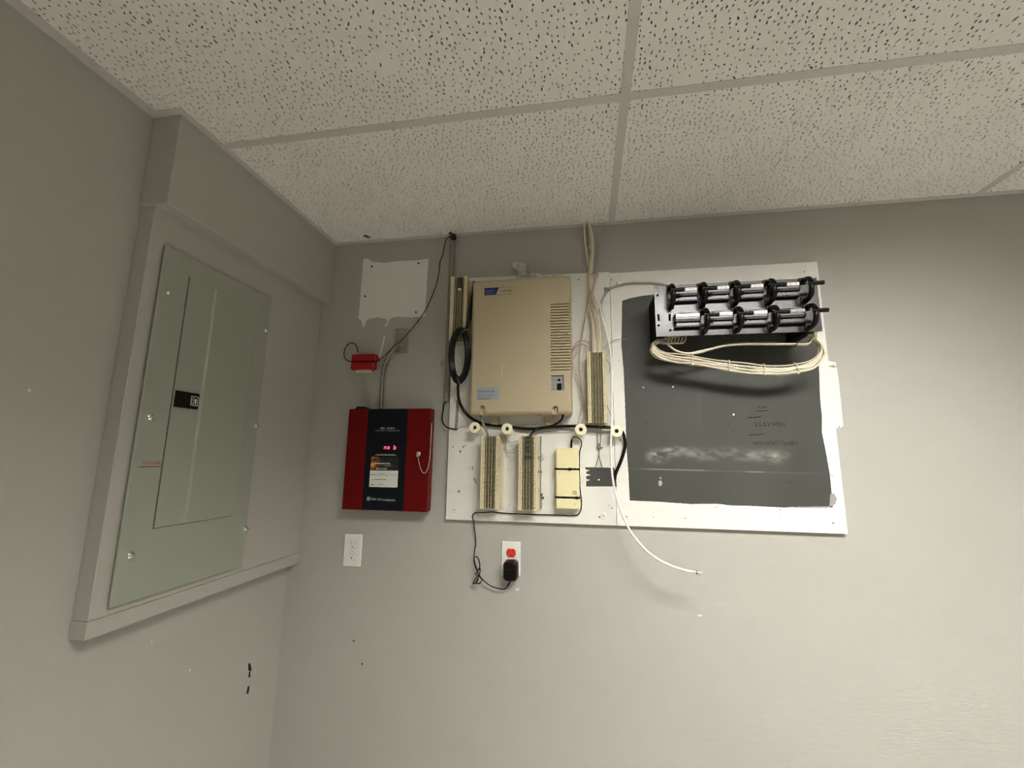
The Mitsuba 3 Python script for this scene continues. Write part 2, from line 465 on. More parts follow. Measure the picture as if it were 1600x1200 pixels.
xs = [0.0] + GX + [ROOM_X]
ys = [0.0] + GY + [ROOM_Y]
shared = {}
LAMP_CELLS = [(1, 2), (3, 2)]  # second cell holds a light added to brighten the right side
PLAIN = {}
for i in range(len(xs) - 1):
    for j in range(len(ys) - 1):
        if (i, j) in LAMP_CELLS:
            continue
        x0, x1, y1, y0 = xs[i] + 0.0005, xs[i + 1] - 0.0005, ys[j] - 0.0005, ys[j + 1] + 0.0005
        if i == 0:
            x0 = 0.090 if j == 0 else 0.002
        w, h = x1 - x0, y1 - y0
        key = nk('ceiling__tile')
        tw = T().translate([x0, y0, CEIL + 0.0012])
        if i > 2 or j > 2:
            psig = (round(w, 3), round(h, 3))
            if psig not in PLAIN:
                PLAIN[psig] = mikit.ply(box3(0, w, 0, h, 0, 0.015), 'tile_white')
            scene[key] = {**PLAIN[psig], 'to_world': tw}
            continue
        sig = (round(w, 3), round(h, 3), (i * 2 + j) % 2 if i and j < 5 else 10 * i + j)
        if sig not in shared:
            face, pits = pitted_tile(w, h, 11 + 7 * i + 3 * j, hole=(0.2586 - x0, -0.0488 - y0) if (i, j) == (0, 0) else None)
            shared[sig] = (mikit.ply(face, 'tile_white'), mikit.ply(pits, 'pit_shade'))
        scene[key] = {**shared[sig][0], 'to_world': tw}
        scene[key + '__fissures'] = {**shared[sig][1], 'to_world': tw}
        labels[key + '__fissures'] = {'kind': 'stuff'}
for x in GX:
    add(nk('ceiling__main_tee'), cat(box3(x - 0.012, x + 0.012, ROOM_Y, -0.001, CEIL - 0.0006, CEIL + 0.0008), box3(x - 0.001, x + 0.001, ROOM_Y, -0.001, CEIL, CEIL + 0.035)), 'tee_white')
for y in GY:
    for i in range(len(xs) - 1):
        a, b = xs[i] + (0.012 if i else 0.03), xs[i + 1] - 0.012
        if i == 0 and y > SY:
            a = 0.105
        add(nk('ceiling__cross_tee'), cat(box3(a, b, y - 0.012, y + 0.012, CEIL - 0.0003, CEIL + 0.0009), box3(a, b, y - 0.001, y + 0.001, CEIL, CEIL + 0.035)), 'tee_white')
WA = 0.019
hole_gap = (1.1447, 1.1893)
angles = [box3(0.0885, hole_gap[0], -WA, 0, CEIL - 0.0012, CEIL + 0.0008), box3(hole_gap[0], hole_gap[1], -WA + 0.006, 0, CEIL - 0.0012, CEIL + 0.0008), box3(hole_gap[1], ROOM_X, -WA, 0, CEIL - 0.0012, CEIL + 0.0008),
          box3(0.0885, 0.0885 + WA, SY - 0.006 - WA, -WA, CEIL - 0.0014, CEIL + 0.0006),
          box3(0.030, 0.0885, SY - 0.006 - WA, SY - 0.006, CEIL - 0.0013, CEIL + 0.0006),
          box3(0.0, 0.030, ROOM_Y, SY - 0.006, CEIL - 0.0012, CEIL + 0.0008)]
for m in angles:
    add(nk('ceiling__wall_angle'), m, 'tee_white')

# recessed lights outside the picture; right one and louvres added to shape light
REC, BLADE, NBLADE = 0.032, 0.030, 20
for (i, j), lab in zip(LAMP_CELLS, ('recessed fluorescent ceiling light nearest the corner, with added cross louvres', 'unseen ceiling light added farther right to brighten that side, with added cross louvres')):
    lx0, lx1, ly0, ly1 = xs[i] + 0.012, xs[i + 1] - 0.012, ys[j + 1] + 0.012, ys[j] - 0.012
    k = nk('ceiling_light')
    f = 0.012
    add(k + '__frame', cat(box3(lx0, lx1, ly0, ly0 + f, CEIL - 0.001, CEIL + REC), box3(lx0, lx1, ly1 - f, ly1, CEIL - 0.001, CEIL + REC), box3(lx0, lx0 + f, ly0 + f, ly1 - f, CEIL - 0.001, CEIL + REC), box3(lx1 - f, lx1, ly0 + f, ly1 - f, CEIL - 0.001, CEIL + REC), box3(lx0, lx1, ly0, ly1, CEIL + REC + 0.002, CEIL + REC + 0.006)), 'tee_white')
    for q in range(1, NBLADE):
        x = lx0 + f + (lx1 - lx0 - 2 * f) * q / NBLADE
        add(nk(k + '__added_louvre_blade'), box3(x - 0.001, x + 0.001, ly0 + f, ly1 - f, CEIL, CEIL + BLADE), 'added_louvre')  # unseen dark blades, added to cut the light spreading along x
    z = CEIL + REC
    dv = np.array([(lx0 + f, ly0 + f, z), (lx1 - f, ly0 + f, z), (lx1 - f, ly1 - f, z), (lx0 + f, ly1 - f, z)])
    scene[k + '__diffuser'] = mikit.ply((dv, np.array([(0, 2, 1), (0, 3, 2)])), 'paper')
    scene[k + '__diffuser']['emitter'] = {'type': 'area', 'radiance': rgb(LAMP)}
    tag(k, lab, 'ceiling light')

# ---------------------------------------------------------------- electrical panel in the left wall
cy0, cy1, cz0, cz1 = -0.696, -0.300, 1.2455, 2.146
xb = 0.0456
add('electrical_panel__cover', cat(box3(xb + 0.004, xb + 0.0115, cy0, cy1, cz0, cz1, 0.002), box3(xb + 0.0005, xb + 0.006, cy0 + 0.008, cy1 - 0.006, cz0 + 0.008, cz1 - 0.006)), 'panel_gray')
dy0, dy1, dz0, dz1 = -0.620, -0.362, 1.412, 2.086
xc = xb + 0.0115
# door pan with a stepped, bevelled raised field on the hinge side
ridge = -0.535
def door_profile():
    # (y, x) section of the door sheet
    return [(dy0 + 0.003, xc - 0.004), (dy0 + 0.003, xc + 0.0004), (ridge, xc + 0.0012), (ridge + 0.006, xc + 0.0042), (dy1 - 0.004, xc + 0.0042), (dy1, xc + 0.002), (dy1, xc - 0.004)]
dm = trimesh.creation.extrude_polygon(Polygon(door_profile()), dz1 - dz0, engine='earcut')
v = np.array(dm.vertices)
dm = trimesh.Trimesh(np.stack([v[:, 1], v[:, 0], v[:, 2] + dz0], 1), np.array(dm.faces)[:, ::-1], process=False)
add('electrical_panel__door', dm, 'panel_gray')
add('electrical_panel__door__gap', cat(box3(xc - 0.003, xc + 0.0003, dy0 - 0.001, dy0 + 0.003, dz0 - 0.002, dz1 + 0.002), box3(xc - 0.003, xc + 0.0003, dy0, dy1, dz0 - 0.0022, dz0)), 'seam_dark', label='dark seam around the door')
ly = (-0.6128, -0.5420)
lz = (1.7231, 1.7673)
add('electrical_panel__latch', box3(xc, xc + 0.006, ly[0], ly[1], lz[0], lz[1], 0.001), 'black_plastic', label='black latch plate with a white printed symbol')
lw, lh = ly[1] - ly[0], lz[1] - lz[0]
add('electrical_panel__latch__slot', left_map(slab([(ly[0] + lw * .22, lz[0] + lh * .82), (ly[0] + lw * .44, lz[0] + lh * .82), (ly[0] + lw * .44, lz[0] + lh * .2), (ly[0] + lw * .32, lz[0] + lh * .2), (ly[0] + lw * .32, lz[0] + lh * .68), (ly[0] + lw * .22, lz[0] + lh * .7)], 0.0006), xc + 0.006), 'black_matte')
yb, zb = ly[0] + lw * .835, lz[0] + lh * .5
sq = sbox(yb - lw * .11, zb - lh * .30, yb + lw * .11, zb + lh * .30)
sym = sq.difference(sq.buffer(-0.0016))
sym = unary_union([sym, Point(yb, zb + lh * .06).buffer(lw * .055), sbox(yb - lw * .03, zb - lh * .2, yb + lw * .03, zb)])
add('electrical_panel__latch__symbol', left_map(slab(sym, 0.0005), xc + 0.006), 'print_white')
tx = meshkit.text_mesh('SQUARE D', 0.0042, 0.0004, True)
tx.apply_scale((lh * .62 / np.ptp(tx.vertices[:, 0]), 1, 1))
tx.apply_transform(trimesh.transformations.rotation_matrix(np.pi / 2, (0, 0, 1)))
tx = left_map(tx, xc + 0.006)
tx.apply_translation((0, ly[0] + lw * .68, lz[0] + lh * .2))
add('electrical_panel__latch__lettering', tx, 'print_white')
for (px, pz) in ((0.0580, -0.6726, 2.0212)[1:], (0.0580, -0.6698, 1.6895)[1:], (0.0580, -0.6669, 1.3561)[1:], (0.0580, -0.3148, 2.0218)[1:], (0.0580, -0.3079, 1.6948)[1:], (0.0580, -0.3059, 1.3630)[1:]):
    small = pz > 2.0
    r = 0.006 if small else 0.0085
    add(nk('electrical_panel__screw'), cat(left_lathe([(0, 0), (r, 0), (r, 0.003), (r * .7, 0.005), (r * .35, 0.0055), (0, 0.0055)], px, pz, xc), box3(xc + 0.005, xc + 0.009 + (0 if small else 0.006), px - r * .3, px + r * .3, pz - 0.0015, pz + 0.0015, 0.0006)), 'chrome', smooth=40)
for (q, mm) in (([(-0.3685, 1.9970), (-0.3630, 1.9986), (-0.3623, 1.9745), (-0.3677, 1.9730)], 'strip_white'), ([(-0.3676, 1.7588), (-0.3636, 1.7593), (-0.3629, 1.7364), (-0.3669, 1.7360)], 'strip_white'), ([(-0.3698, 1.5196), (-0.3633, 1.5193), (-0.3611, 1.4955), (-0.3688, 1.4960)], 'slot_dark')):
    add(nk('electrical_panel__hinge'), left_map(slab(q, 0.0022), xc), mm)
tx = meshkit.text_mesh('FLASH HAZARD', 0.009, 0.0003, False)
ty0, ty1 = -0.6771, -0.6212
tx.apply_scale(((ty1 - ty0) * 0.86 / np.ptp(tx.vertices[:, 0]), 1, 1))
tx = left_map(tx, xc)
tx.apply_translation((0, ty0 + 0.006, 1.5713))
add('electrical_panel__warning_print', cat(tx, box3(xc, xc + 0.0003, ty0 - 0.002, ty1 + 0.003, 1.5648, 1.5675)), 'print_red', label='small red printed warning line')
tag('electrical_panel', 'gray green metal electrical panel with latched door set in the left wall', 'electrical panel')

# ---------------------------------------------------------------- backboards
BD = 0.018
lb = [(0.6329, 1.3717), (1.2458, 1.3724), (1.2454, 2.2976), (0.6677, 2.3018)]
x0l, x1l = 0.6353, 1.2450
zb0 = 1.3730
left_board = Polygon([(x0l, zb0), (x1l, zb0), (x1l, 2.2952), (x0l, 2.3052)])
add('backboard__panel', prism(left_board, 0.001, BD), 'board_white')
right_board = Polygon([(1.2463, zb0), (1.9555, zb0), (1.9565, 2.2879), (1.2463, 2.2897)])
add('backboard_001__panel', prism(right_board, 0.001, BD), 'board_white')
tag('backboard', 'white painted plywood backboard behind the beige phone cabinet', 'backboard')
tag('backboard_001', 'white painted plywood backboard with the big dark gray area', 'backboard')
gp = Polygon([(1.2877, 2.1785), (1.3180, 2.1869), (1.3642, 2.1945), (1.4120, 2.1969), (1.5763, 2.1929), (1.7893, 2.1860), (1.9277, 2.1737), (1.9286, 2.0994), (1.9295, 1.9858), (1.9237, 1.8861), (1.9182, 1.8101), (1.9176, 1.7459), (1.9124, 1.6932), (1.9176, 1.6307), (1.9225, 1.5489), (1.9201, 1.4527), (1.8906, 1.4539), (1.8623, 1.4510), (1.8249, 1.4529), (1.7771, 1.4485), (1.6808, 1.4508), (1.6119, 1.4508), (1.5723, 1.4549), (1.4913, 1.4515), (1.3883, 1.4560), (1.2912, 1.4576), (1.2899, 1.5482), (1.2863, 1.6363), (1.2862, 1.7717), (1.2851, 1.9113), (1.2801, 2.0070)])
add('backboard_001__gray_area', prism(gp, BD, BD + 0.0006), 'board_gray', label='dark gray unpainted area with scuffs')
add('backboard_001__brush_mark', prism([(1.9167, 1.4945), (1.9280, 1.4968), (1.9356, 1.4810), (1.9282, 1.4630), (1.9186, 1.4587), (1.9030, 1.4513), (1.8054, 1.4484), (1.8056, 1.4514), (1.9109, 1.4565)], BD + 0.0007, BD + 0.0009), 'wire_gray', label='gray brush smear')
sp = Polygon([(1.1433, 1.5679), (1.2427, 1.5672), (1.2496, 1.5039), (1.1443, 1.5016), (1.1446, 1.5192), (1.1580, 1.5239), (1.1448, 1.5281), (1.1450, 1.5369), (1.1628, 1.5416), (1.1451, 1.5457), (1.1452, 1.5524), (1.1587, 1.5570), (1.1431, 1.5601)])
add('backboard__gray_area', prism(sp, BD, BD + 0.0006), 'gray_paint_plain', label='small dark gray bare patch')
for i, (b, px, pz, r) in enumerate((('backboard', 0.6681, 1.4067, 0.0105), ('backboard', 1.2015, 1.4037, 0.012), ('backboard_001', 1.9108, 2.2527, 0.0125), ('backboard_001', 1.9152, 1.4053, 0.0165), ('backboard_001', 1.2788, 1.4041, 0.012))):
    add(nk(b + '__washer'), lathe([(0, 0), (r, 0), (r, 0.0012), (r * .82, 0.0022), (r * .4, 0.0018), (r * .36, 0.0034), (0, 0.0038)], px, pz, BD, 20), 'board_white', smooth=30, label='painted washer and screw')
    add(nk(b + '__screw'), cat(bx(px - r * .22, px + r * .22, pz - r * .07, pz + r * .07, BD + 0.0036, BD + 0.0041), bx(px - r * .07, px + r * .07, pz - r * .22, pz + r * .22, BD + 0.0036, BD + 0.0041)), 'cable_gray')
for (b, q, r, mm, dd) in [('backboard', q, r, 'slot_dark', BD) for q, r in (((0.6539, -0.0180, 1.6362), .0022), ((0.6819, -0.0180, 1.6187), .0036), ((0.6937, -0.0180, 1.6365), .0030), ((0.7009, -0.0180, 1.6413), .0018), ((0.6817, -0.0180, 1.4732), .0042), ((0.8649, -0.0180, 1.5569), .0020), ((0.8677, -0.0180, 1.4306), .0020), ((1.1289, -0.0180, 2.2713), .0028), ((1.2218, -0.0180, 1.4386), .0018), ((1.2302, -0.0180, 1.4302), .0022), ((1.1884, -0.0180, 1.3990), .0035))] + \
        [('backboard_001', q, r, 'slot_dark', BD) for q, r in (((1.2528, -0.0180, 2.2638), .0026), ((1.2615, -0.0180, 2.1574), .0018), ((1.2693, -0.0180, 1.9497), .0020), ((1.2663, -0.0180, 1.6629), .0026), ((1.3673, -0.0180, 1.4049), .0019), ((1.4703, -0.0180, 1.4042), .0019), ((1.5696, -0.0180, 1.4434), .0018), ((1.7649, -0.0180, 1.4401), .0018), ((1.7647, -0.0180, 1.4260), .0016), ((1.9285, -0.0180, 1.5531), .0014))] + \
        [('backboard_001', q, r, 'slot_dark', BD + .0006) for q, r in (((1.3569, -0.0180, 1.7226), .0034), ((1.6263, -0.0180, 1.7199), .0034), ((1.5036, -0.0180, 1.7501), .0016), ((1.3384, -0.0180, 1.5817), .0026), ((1.7956, -0.0180, 1.5292), .0022), ((1.8052, -0.0180, 1.5283), .0024))]:
    add(nk(b + '__screw_hole'), lathe([(r * .35, 0), (r, 0), (r, 0.0004), (r * .35, 0.0004)], q[0], q[2], dd, 10), mm)
for (q, mm) in (((1.3509, -0.0180, 1.8505), 'cable_palegray'), ((1.4524, -0.0180, 1.8511), 'strip_white'), ((1.1879, -0.0180, 1.5256), 'strip_white'), ((1.6449, -0.0180, 1.7516), 'strip_white'), ((1.3960, -0.0180, 1.5350), 'cable_palegray')):
    b = 'backboard' if q[0] < x1l else 'backboard_001'
    add(nk(b + '__anchor'), cat(lathe([(0, 0), (.0036, 0), (.0036, .0015), (.0024, .003), (.0012, .003), (.0012, .0012), (0, .0012)], q[0], q[2], BD + .0006, 14)), mm, smooth=30)
add('backboard_001__paint_run', prism([(1.3892, 1.5263), (1.3997, 1.5265), (1.4012, 1.5137), (1.3925, 1.5071), (1.3886, 1.5134)], BD + .0006, BD + .0009), 'cable_palegray')
for i, q in enumerate(([(0.7338, 1.5202), (0.7409, 1.5250), (0.7460, 1.5159), (0.7512, 1.5022), (0.7440, 1.4998), (0.7389, 1.5111)], [(0.7181, 1.5593), (0.7230, 1.5605), (0.7231, 1.5547), (0.7182, 1.5547)], [(0.7277, 1.5641), (0.7350, 1.5642), (0.7330, 1.5503), (0.7281, 1.5525)])):
    add(nk('backboard__smudge'), prism(q, BD, BD + .0003), 'cable_palegray')
def scrawl(pts, r=0.0011):
    p = spline([(x, -(BD + .0009), z) for x, z in pts], 0.003)
    return sweep(p, r, 4)
hw = [text_on_wall('for', 1.7233, 1.7729, .0085, BD + .0006, .0003, width=.030), text_on_wall('1512 PBX', 1.7065, 1.7122, .0135, BD + .0006, .0003, width=1.8023 - 1.7065),
      text_on_wall('network DOT ToolBox', 1.6998, 1.6500, .0125, BD + .0006, .0003, width=1.8357 - 1.6998),
      scrawl([(1.7205, 1.7631), (1.7406, 1.7641), (1.7547, 1.7651)]), scrawl([(1.6865, 1.7404), (1.7028, 1.7425), (1.7169, 1.7425), (1.7333, 1.7467)]), scrawl([(1.6882, 1.6820), (1.7084, 1.6842), (1.7243, 1.6843), (1.7366, 1.6886)])]
add('backboard_001__handwriting', cat(*hw), 'marker', label='faint black marker handwriting')
# screw bracket on the wall at the board's right edge
bkx, bkz = 1.9721, 1.9205
add('wall_bracket', cat(bx(bkx - .020, bkx + .012, bkz - .004, bkz + .010, 0, .007, .002), lathe([(0, 0), (.006, 0), (.006, .004), (.003, .006), (0, .006)], bkx + .006, bkz, .006, 12)), 'board_white')
tag('wall_bracket', 'small white painted bracket on the wall right of the backboard', 'bracket')

# ---------------------------------------------------------------- fire alarm cabinet
FD = 0.060
fx0, fx1, fz0, fz1 = 0.2437, 0.5762, 1.4014, 1.7768
add('fire_alarm_cabinet__body', bx(fx0 + .008, fx1 - .007, fz0 + .006, fz1 - .003, 0, FD - .02, .002), 'red_enamel')
add('fire_alarm_cabinet__door', bx(fx0, fx1, fz0, fz1, FD - .042, FD, .0022), 'red_enamel', label='red hinged door')
sx0, sx1 = 0.3252, 0.4862
add('fire_alarm_cabinet__door__faceplate', bx(sx0, sx1, fz0 + .002, fz1 - .002, FD, FD + .0007), 'navy', label='dark navy stripe down the door')
zz = lambda py: 1.6286 + (1.6049 - 1.6286) * (py - 700) / 10
xx0, xx1 = 0.3672, 0.4491
add('fire_alarm_cabinet__door__display', bx(xx0, xx1, zz(709), zz(688), FD + .0007, FD + .0013), 'black_plastic', label='black display window')
dfd = FD + .0013
led = []
s = .0092
def seg(ch, x, z):
    w, h, t = s * .95, s * 2.0, s * .24
    bars = {'n': ['c', 'm', 'e'], 'o': ['c', 'm', 'e', 'd'], 'b': ['f', 'e', 'm', 'c', 'd']}[ch]
    pos = {'m': (0, w, h * .5 - t / 2, h * .5 + t / 2), 'd': (0, w, 0, t), 'c': (w - t, w, 0, h * .5), 'e': (0, t, 0, h * .5), 'f': (0, t, h * .5, h * .86)}
    for b in bars:
        a0, a1, b0, b1 = pos[b]
        led.append(bx(x + a0, x + a1, z + b0, z + b1, dfd, dfd + .0006))
lz0 = 1.6239
seg('n', 0.3984, lz0)
seg('o', 0.4124, lz0)
seg('b', 0.4366, lz0)
add('fire_alarm_cabinet__door__display_digits', cat(*led), 'led', label='glowing red digits reading no b')
scene['fire_alarm_cabinet__door__display_digits']['emitter'] = {'type': 'area', 'radiance': rgb((3.2, 0.22, 0.55))}
bz = zz(712)
kx0, kx1 = 0.3494, 0.4589
add('fire_alarm_cabinet__door__card_holder', prism([(xx0 - .004, zz(712)), (xx1 + .002, zz(712)), (xx1 - .006, zz(709.5)), (xx0 + .006, zz(709.5))], FD + .0007, FD + .004), 'cable_gray', label='gray rounded ledge under the display')
add('fire_alarm_cabinet__door__sticker', bx(kx0, kx1, zz(735), zz(714), FD + .0007, FD + .0011), 'flame_print', label='black sticker with an orange flame')
add('fire_alarm_cabinet__door__service_form', bx(kx0 - .001, kx1 + .001, zz(760.5), zz(735), FD + .0007, FD + .0014), 'paper', label='white service form')
ft = FD + .0014
add('fire_alarm_cabinet__door__form_print', cat(bx(kx0 + .005, kx0 + .021, zz(742), zz(741.2), ft, ft + .0003), bx(kx0 + .022, kx1 - .006, zz(742.2), zz(741.8), ft, ft + .0003), text_on_wall('OCT 08', kx0 + .034, zz(741), .0042, ft, .0003, width=.022),
    bx(kx0 + .005, kx0 + .014, zz(750), zz(749.5), ft, ft + .0003), bx(kx0 + .019, kx0 + .066, zz(749.5), zz(748.8), ft, ft + .0003), bx(kx0 + .004, kx0 + .018, zz(757.6), zz(756.6), ft, ft + .0003), text_on_wall('SERVICE DUE', kx0 + .032, zz(757.5), .003, ft, .0003, width=.030)), 'print_dark', label='printed lines on the form')
st = FD + .0011
add('fire_alarm_cabinet__door__sticker_print', cat(text_on_wall('commandcentral', kx0 + .016, zz(725), .0050, st, .0004, True, width=.060), text_on_wall('services inc', kx0 + .052, zz(728), .0032, st, .0004, width=.030), text_on_wall('561.371.3300', kx0 + .022, zz(733.6), .0050, st, .0004, True, width=.042)), 'print_white', label='white lettering on the sticker')
fd = FD + .0007
add('fire_alarm_cabinet__door__title_print', cat(text_on_wall('MRP - 4424TW', 0.3792, zz(669.8), .0048, fd, .0004, True, width=0.4359 - 0.3792)), 'print_white', label='white model lettering')
add('fire_alarm_cabinet__door__subtitle_print', cat(text_on_wall('FIRE CONTROL COMMUNICATOR', 0.3589, zz(673.2), .0036, fd, .0003, width=0.4555 - 0.3589)), 'print_gray', label='small gray lettering')
lgx, lgz = 0.3494, zz(778.5)
ring = Point(lgx, lgz).buffer(.0078).difference(Point(lgx, lgz).buffer(.0058))
flame = Polygon([(lgx - .004, lgz - .003), (lgx - .003, lgz + .002), (lgx, lgz + .005), (lgx + .001, lgz + .001), (lgx + .004, lgz + .003), (lgx + .003, lgz - .003), (lgx, lgz - .005)])
add('fire_alarm_cabinet__door__logo', cat(prism(unary_union([ring, flame]), fd, fd + .0004), text_on_wall('FIRE-LITE', lgx + .0105, zz(780.6), .0078, fd, .0004, True, width=.040), text_on_wall('ALARMS INC.', lgx + .0555, zz(781.2), .0070, fd, .0004, True, width=.050)), 'print_gray', label='round logo and gray company lettering')
kx, kz = 0.5353, 1.6086
add('fire_alarm_cabinet__door__lock', cat(lathe([(0, 0), (.0085, 0), (.0085, .003), (.006, .005), (0, .005)], kx, kz, FD, 18), bx(kx - .0012, kx + .0012, kz - .004, kz + .004, FD + .005, FD + .012, .0005), torus((kx - .002, -(FD + .012), kz - .006), .0055, .0010, (1, .2, 0))), 'chrome', smooth=40, label='chrome lock with key ring')
ch = spline([(0.5368, -0.0690, 1.6016), (0.5402, -0.0690, 1.5831), (0.5475, -0.0690, 1.5602), (0.5570, -0.0690, 1.5420), (0.5645, -0.0690, 1.5387), (0.5726, -0.0690, 1.5468), (0.5800, -0.0690, 1.5721), (0.5831, -0.0690, 1.6113), (0.5837, -0.0690, 1.6531), (0.5821, -0.0630, 1.6956), (0.5814, -0.0610, 1.7218)], 0.0008)
dist = np.r_[0, np.cumsum(np.linalg.norm(np.diff(ch, axis=0), axis=1))]
bead = trimesh.creation.icosphere(subdivisions=1, radius=0.0020)
beads = []
for dd in np.arange(0, dist[-1], 0.0036):
    b = bead.copy()
    b.apply_translation([np.interp(dd, dist, ch[:, k]) for k in range(3)])
    beads.append(b)
add('fire_alarm_cabinet__door__chain', cat(*beads), 'chrome', smooth=True, label='looped ball chain')
bu0, bu1, bu2, bu3 = 0.2598, 0.3112, 0.2672, 0.2997
add('fire_alarm_cabinet__bushing', hull([(x, -d, z) for d0, d1 in ((.010, .044),) for d in (d0, d1) for x, z in ((bu0, fz1 - .004), (bu1, fz1 - .004), (bu0 + .001, fz1 + .004), (bu1 - .001, fz1 + .004), (bu2, fz1 + .011), (bu3, fz1 + .011))]), 'black_rubber', label='black cable bushing on top')
tag('fire_alarm_cabinet', 'dark red fire alarm cabinet with a navy stripe and chained lock', 'alarm cabinet')

# ---------------------------------------------------------------- small red box, its wires, the steel plate and the armoured conduit
ra, rb2 = 0.2194, 0.3234
rz2, rz1, rz0 = 2.0023, 1.9707, 1.9380
add('red_junction_box__upper_half', bx(ra, rb2, rz1 + .001, rz2, .003, .032, .004), 'red_plastic')
add('red_junction_box__lower_half', bx(ra + .001, rb2 - .003, rz0, rz1 - .001, .003, .036, .0045), 'red_plastic')
add('red_junction_box__seam', bx(ra + .003, rb2 - .004, rz1 - .001, rz1 + .001, .003, .030), 'red_dark')
add('red_junction_box__tab', torus((rb2 + .004, -.016, rz1 + .010), .0075, .0022, (0, 1, 0)), 'red_plastic', smooth=True)
add('red_junction_box__base', bx(ra + .014, rb2 - .02, rz0 - .010, rz0 + .004, 0, .024, .003), 'cream_old', label='beige underside')
tag('red_junction_box', 'small red two-piece plastic box on the wall above the fire alarm cabinet', 'junction box')
for pts in ([(0.2535, -0.0180, 1.9265), (0.2599, -0.0180, 1.8976), (0.2648, -0.0180, 1.8689), (0.2687, -0.0180, 1.8353), (0.2854, -0.0300, 1.8079), (0.2978, -0.0350, 1.7870)], [(0.2559, -0.0200, 1.9286), (0.2592, -0.0200, 1.9024), (0.2697, -0.0200, 1.8737), (0.2910, -0.0200, 1.8450), (0.3120, -0.0300, 1.8152), (0.3275, -0.0350, 1.7842)]):
    k = nk('bell_wire')
    add(k, tube(pts, .0026), 'cable_palegray', smooth=True)
tag('bell_wire', 'straighter left gray wire from the red box down to the black bushing', 'wire')
tag('bell_wire_001', 'right gray wire bending from the red box to the fire alarm cabinet top', 'wire')
px0, px1, pz0, pz1 = .3895, .4480, 2.007, 2.109
add('steel_wall_plate__plate', bx(px0, px1, pz0, pz1, 0, .006, .0022), 'steel_plate')
for z in (pz0 + .012, pz1 - .012):
    add(nk('steel_wall_plate__screw'), screw_head((px0 + px1) / 2, z, .006), 'steel', smooth=40)
pcx, pcz = 0.4130, 2.0501
add('steel_wall_plate__connector', cat(lathe([(0, 0), (.016, 0), (.016, .006), (.012, .009), (.012, .022), (0, .024)], pcx, pcz - .004, .006, 18), lathe([(0.012, 0), (.018, 0), (.018, .003), (.012, .003)], pcx, pcz - .004, .014, 6)), 'steel_plate', smooth=40, label='gray metal conduit connector')
tag('steel_wall_plate', 'square-cornered steel wall plate with a conduit connector below the bare patch', 'wall plate')
cp = spline([(0.4224, -0.0280, 2.0560), (0.4100, -0.0280, 2.0380), (0.3899, -0.0280, 2.0124), (0.3690, -0.0200, 1.9809), (0.3547, -0.0140, 1.9459), (0.3503, -0.0130, 1.9020), (0.3520, -0.0140, 1.8425), (0.3555, -0.0200, 1.8136), (0.3614, -0.0300, 1.7795)], .0012)
rad = .0072 + .0011 * np.sign(np.sin(np.arange(len(cp)) * 2 * np.pi / 5.0))
add('flexible_conduit', sweep(cp, rad, 12), 'steel_plate', smooth=60)
tag('flexible_conduit', 'ribbed flexible metal conduit curving down to the fire alarm cabinet', 'conduit')
sxx, szz = 0.3603, 1.9724
add('conduit_strap', cat(bx(sxx - .017, sxx - .009, szz - .006, szz + .006, 0, .003, .001), bx(sxx + .009, sxx + .017, szz - .006, szz + .006, 0, .003, .001), tube([(sxx - .010, -.002, szz), (sxx - .007, -.016, szz), (sxx, -.021, szz), (sxx + .007, -.016, szz), (sxx + .010, -.002, szz)], .0022)), 'steel', smooth=40)
tag('conduit_strap', 'small metal strap holding the ribbed conduit to the wall', 'strap')
aw = [(0.6246, -0.0200, 2.4837), (0.6108, -0.0200, 2.4876), (0.5975, -0.0200, 2.4802), (0.5891, -0.0200, 2.4499), (0.5821, -0.0120, 2.4207), (0.5711, -0.0120, 2.3879), (0.5676, -0.0120, 2.3408), (0.5557, -0.0100, 2.2818), (0.5340, -0.0100, 2.2202), (0.5143, -0.0100, 2.1778), (0.4797, -0.0120, 2.1249), (0.4481, -0.0160, 2.0849), (0.4284, -0.0400, 2.0446), (0.3971, -0.0440, 2.0160), (0.3723, -0.0400, 1.9944), (0.3471, -0.0360, 1.9778), (0.3314, -0.0360, 1.9691), (0.3053, -0.0380, 1.9668), (0.2697, -0.0380, 1.9677), (0.2337, -0.0380, 1.9692), (0.2035, -0.0300, 1.9765), (0.1831, -0.0220, 1.9961), (0.1776, -0.0160, 2.0192), (0.1858, -0.0140, 2.0437), (0.2020, -0.0140, 2.0540), (0.2235, -0.0160, 2.0474), (0.2374, -0.0200, 2.0244), (0.2414, -0.0220, 2.0051)]
add('antenna_wire', tube(aw, .0018, 6), 'black_rubber', smooth=True)
tag('antenna_wire', 'thin black wire from the ceiling to the small red box and looped around it', 'wire')
add('antenna_wire_terminal', lathe([(0, 0), (.0035, 0), (.0035, .004), (0, .004)], 0.2411, 2.0091, .020, 10), 'chrome', smooth=40)
tag('antenna_wire_terminal', 'tiny bright metal terminal on top of the small red box', 'terminal')

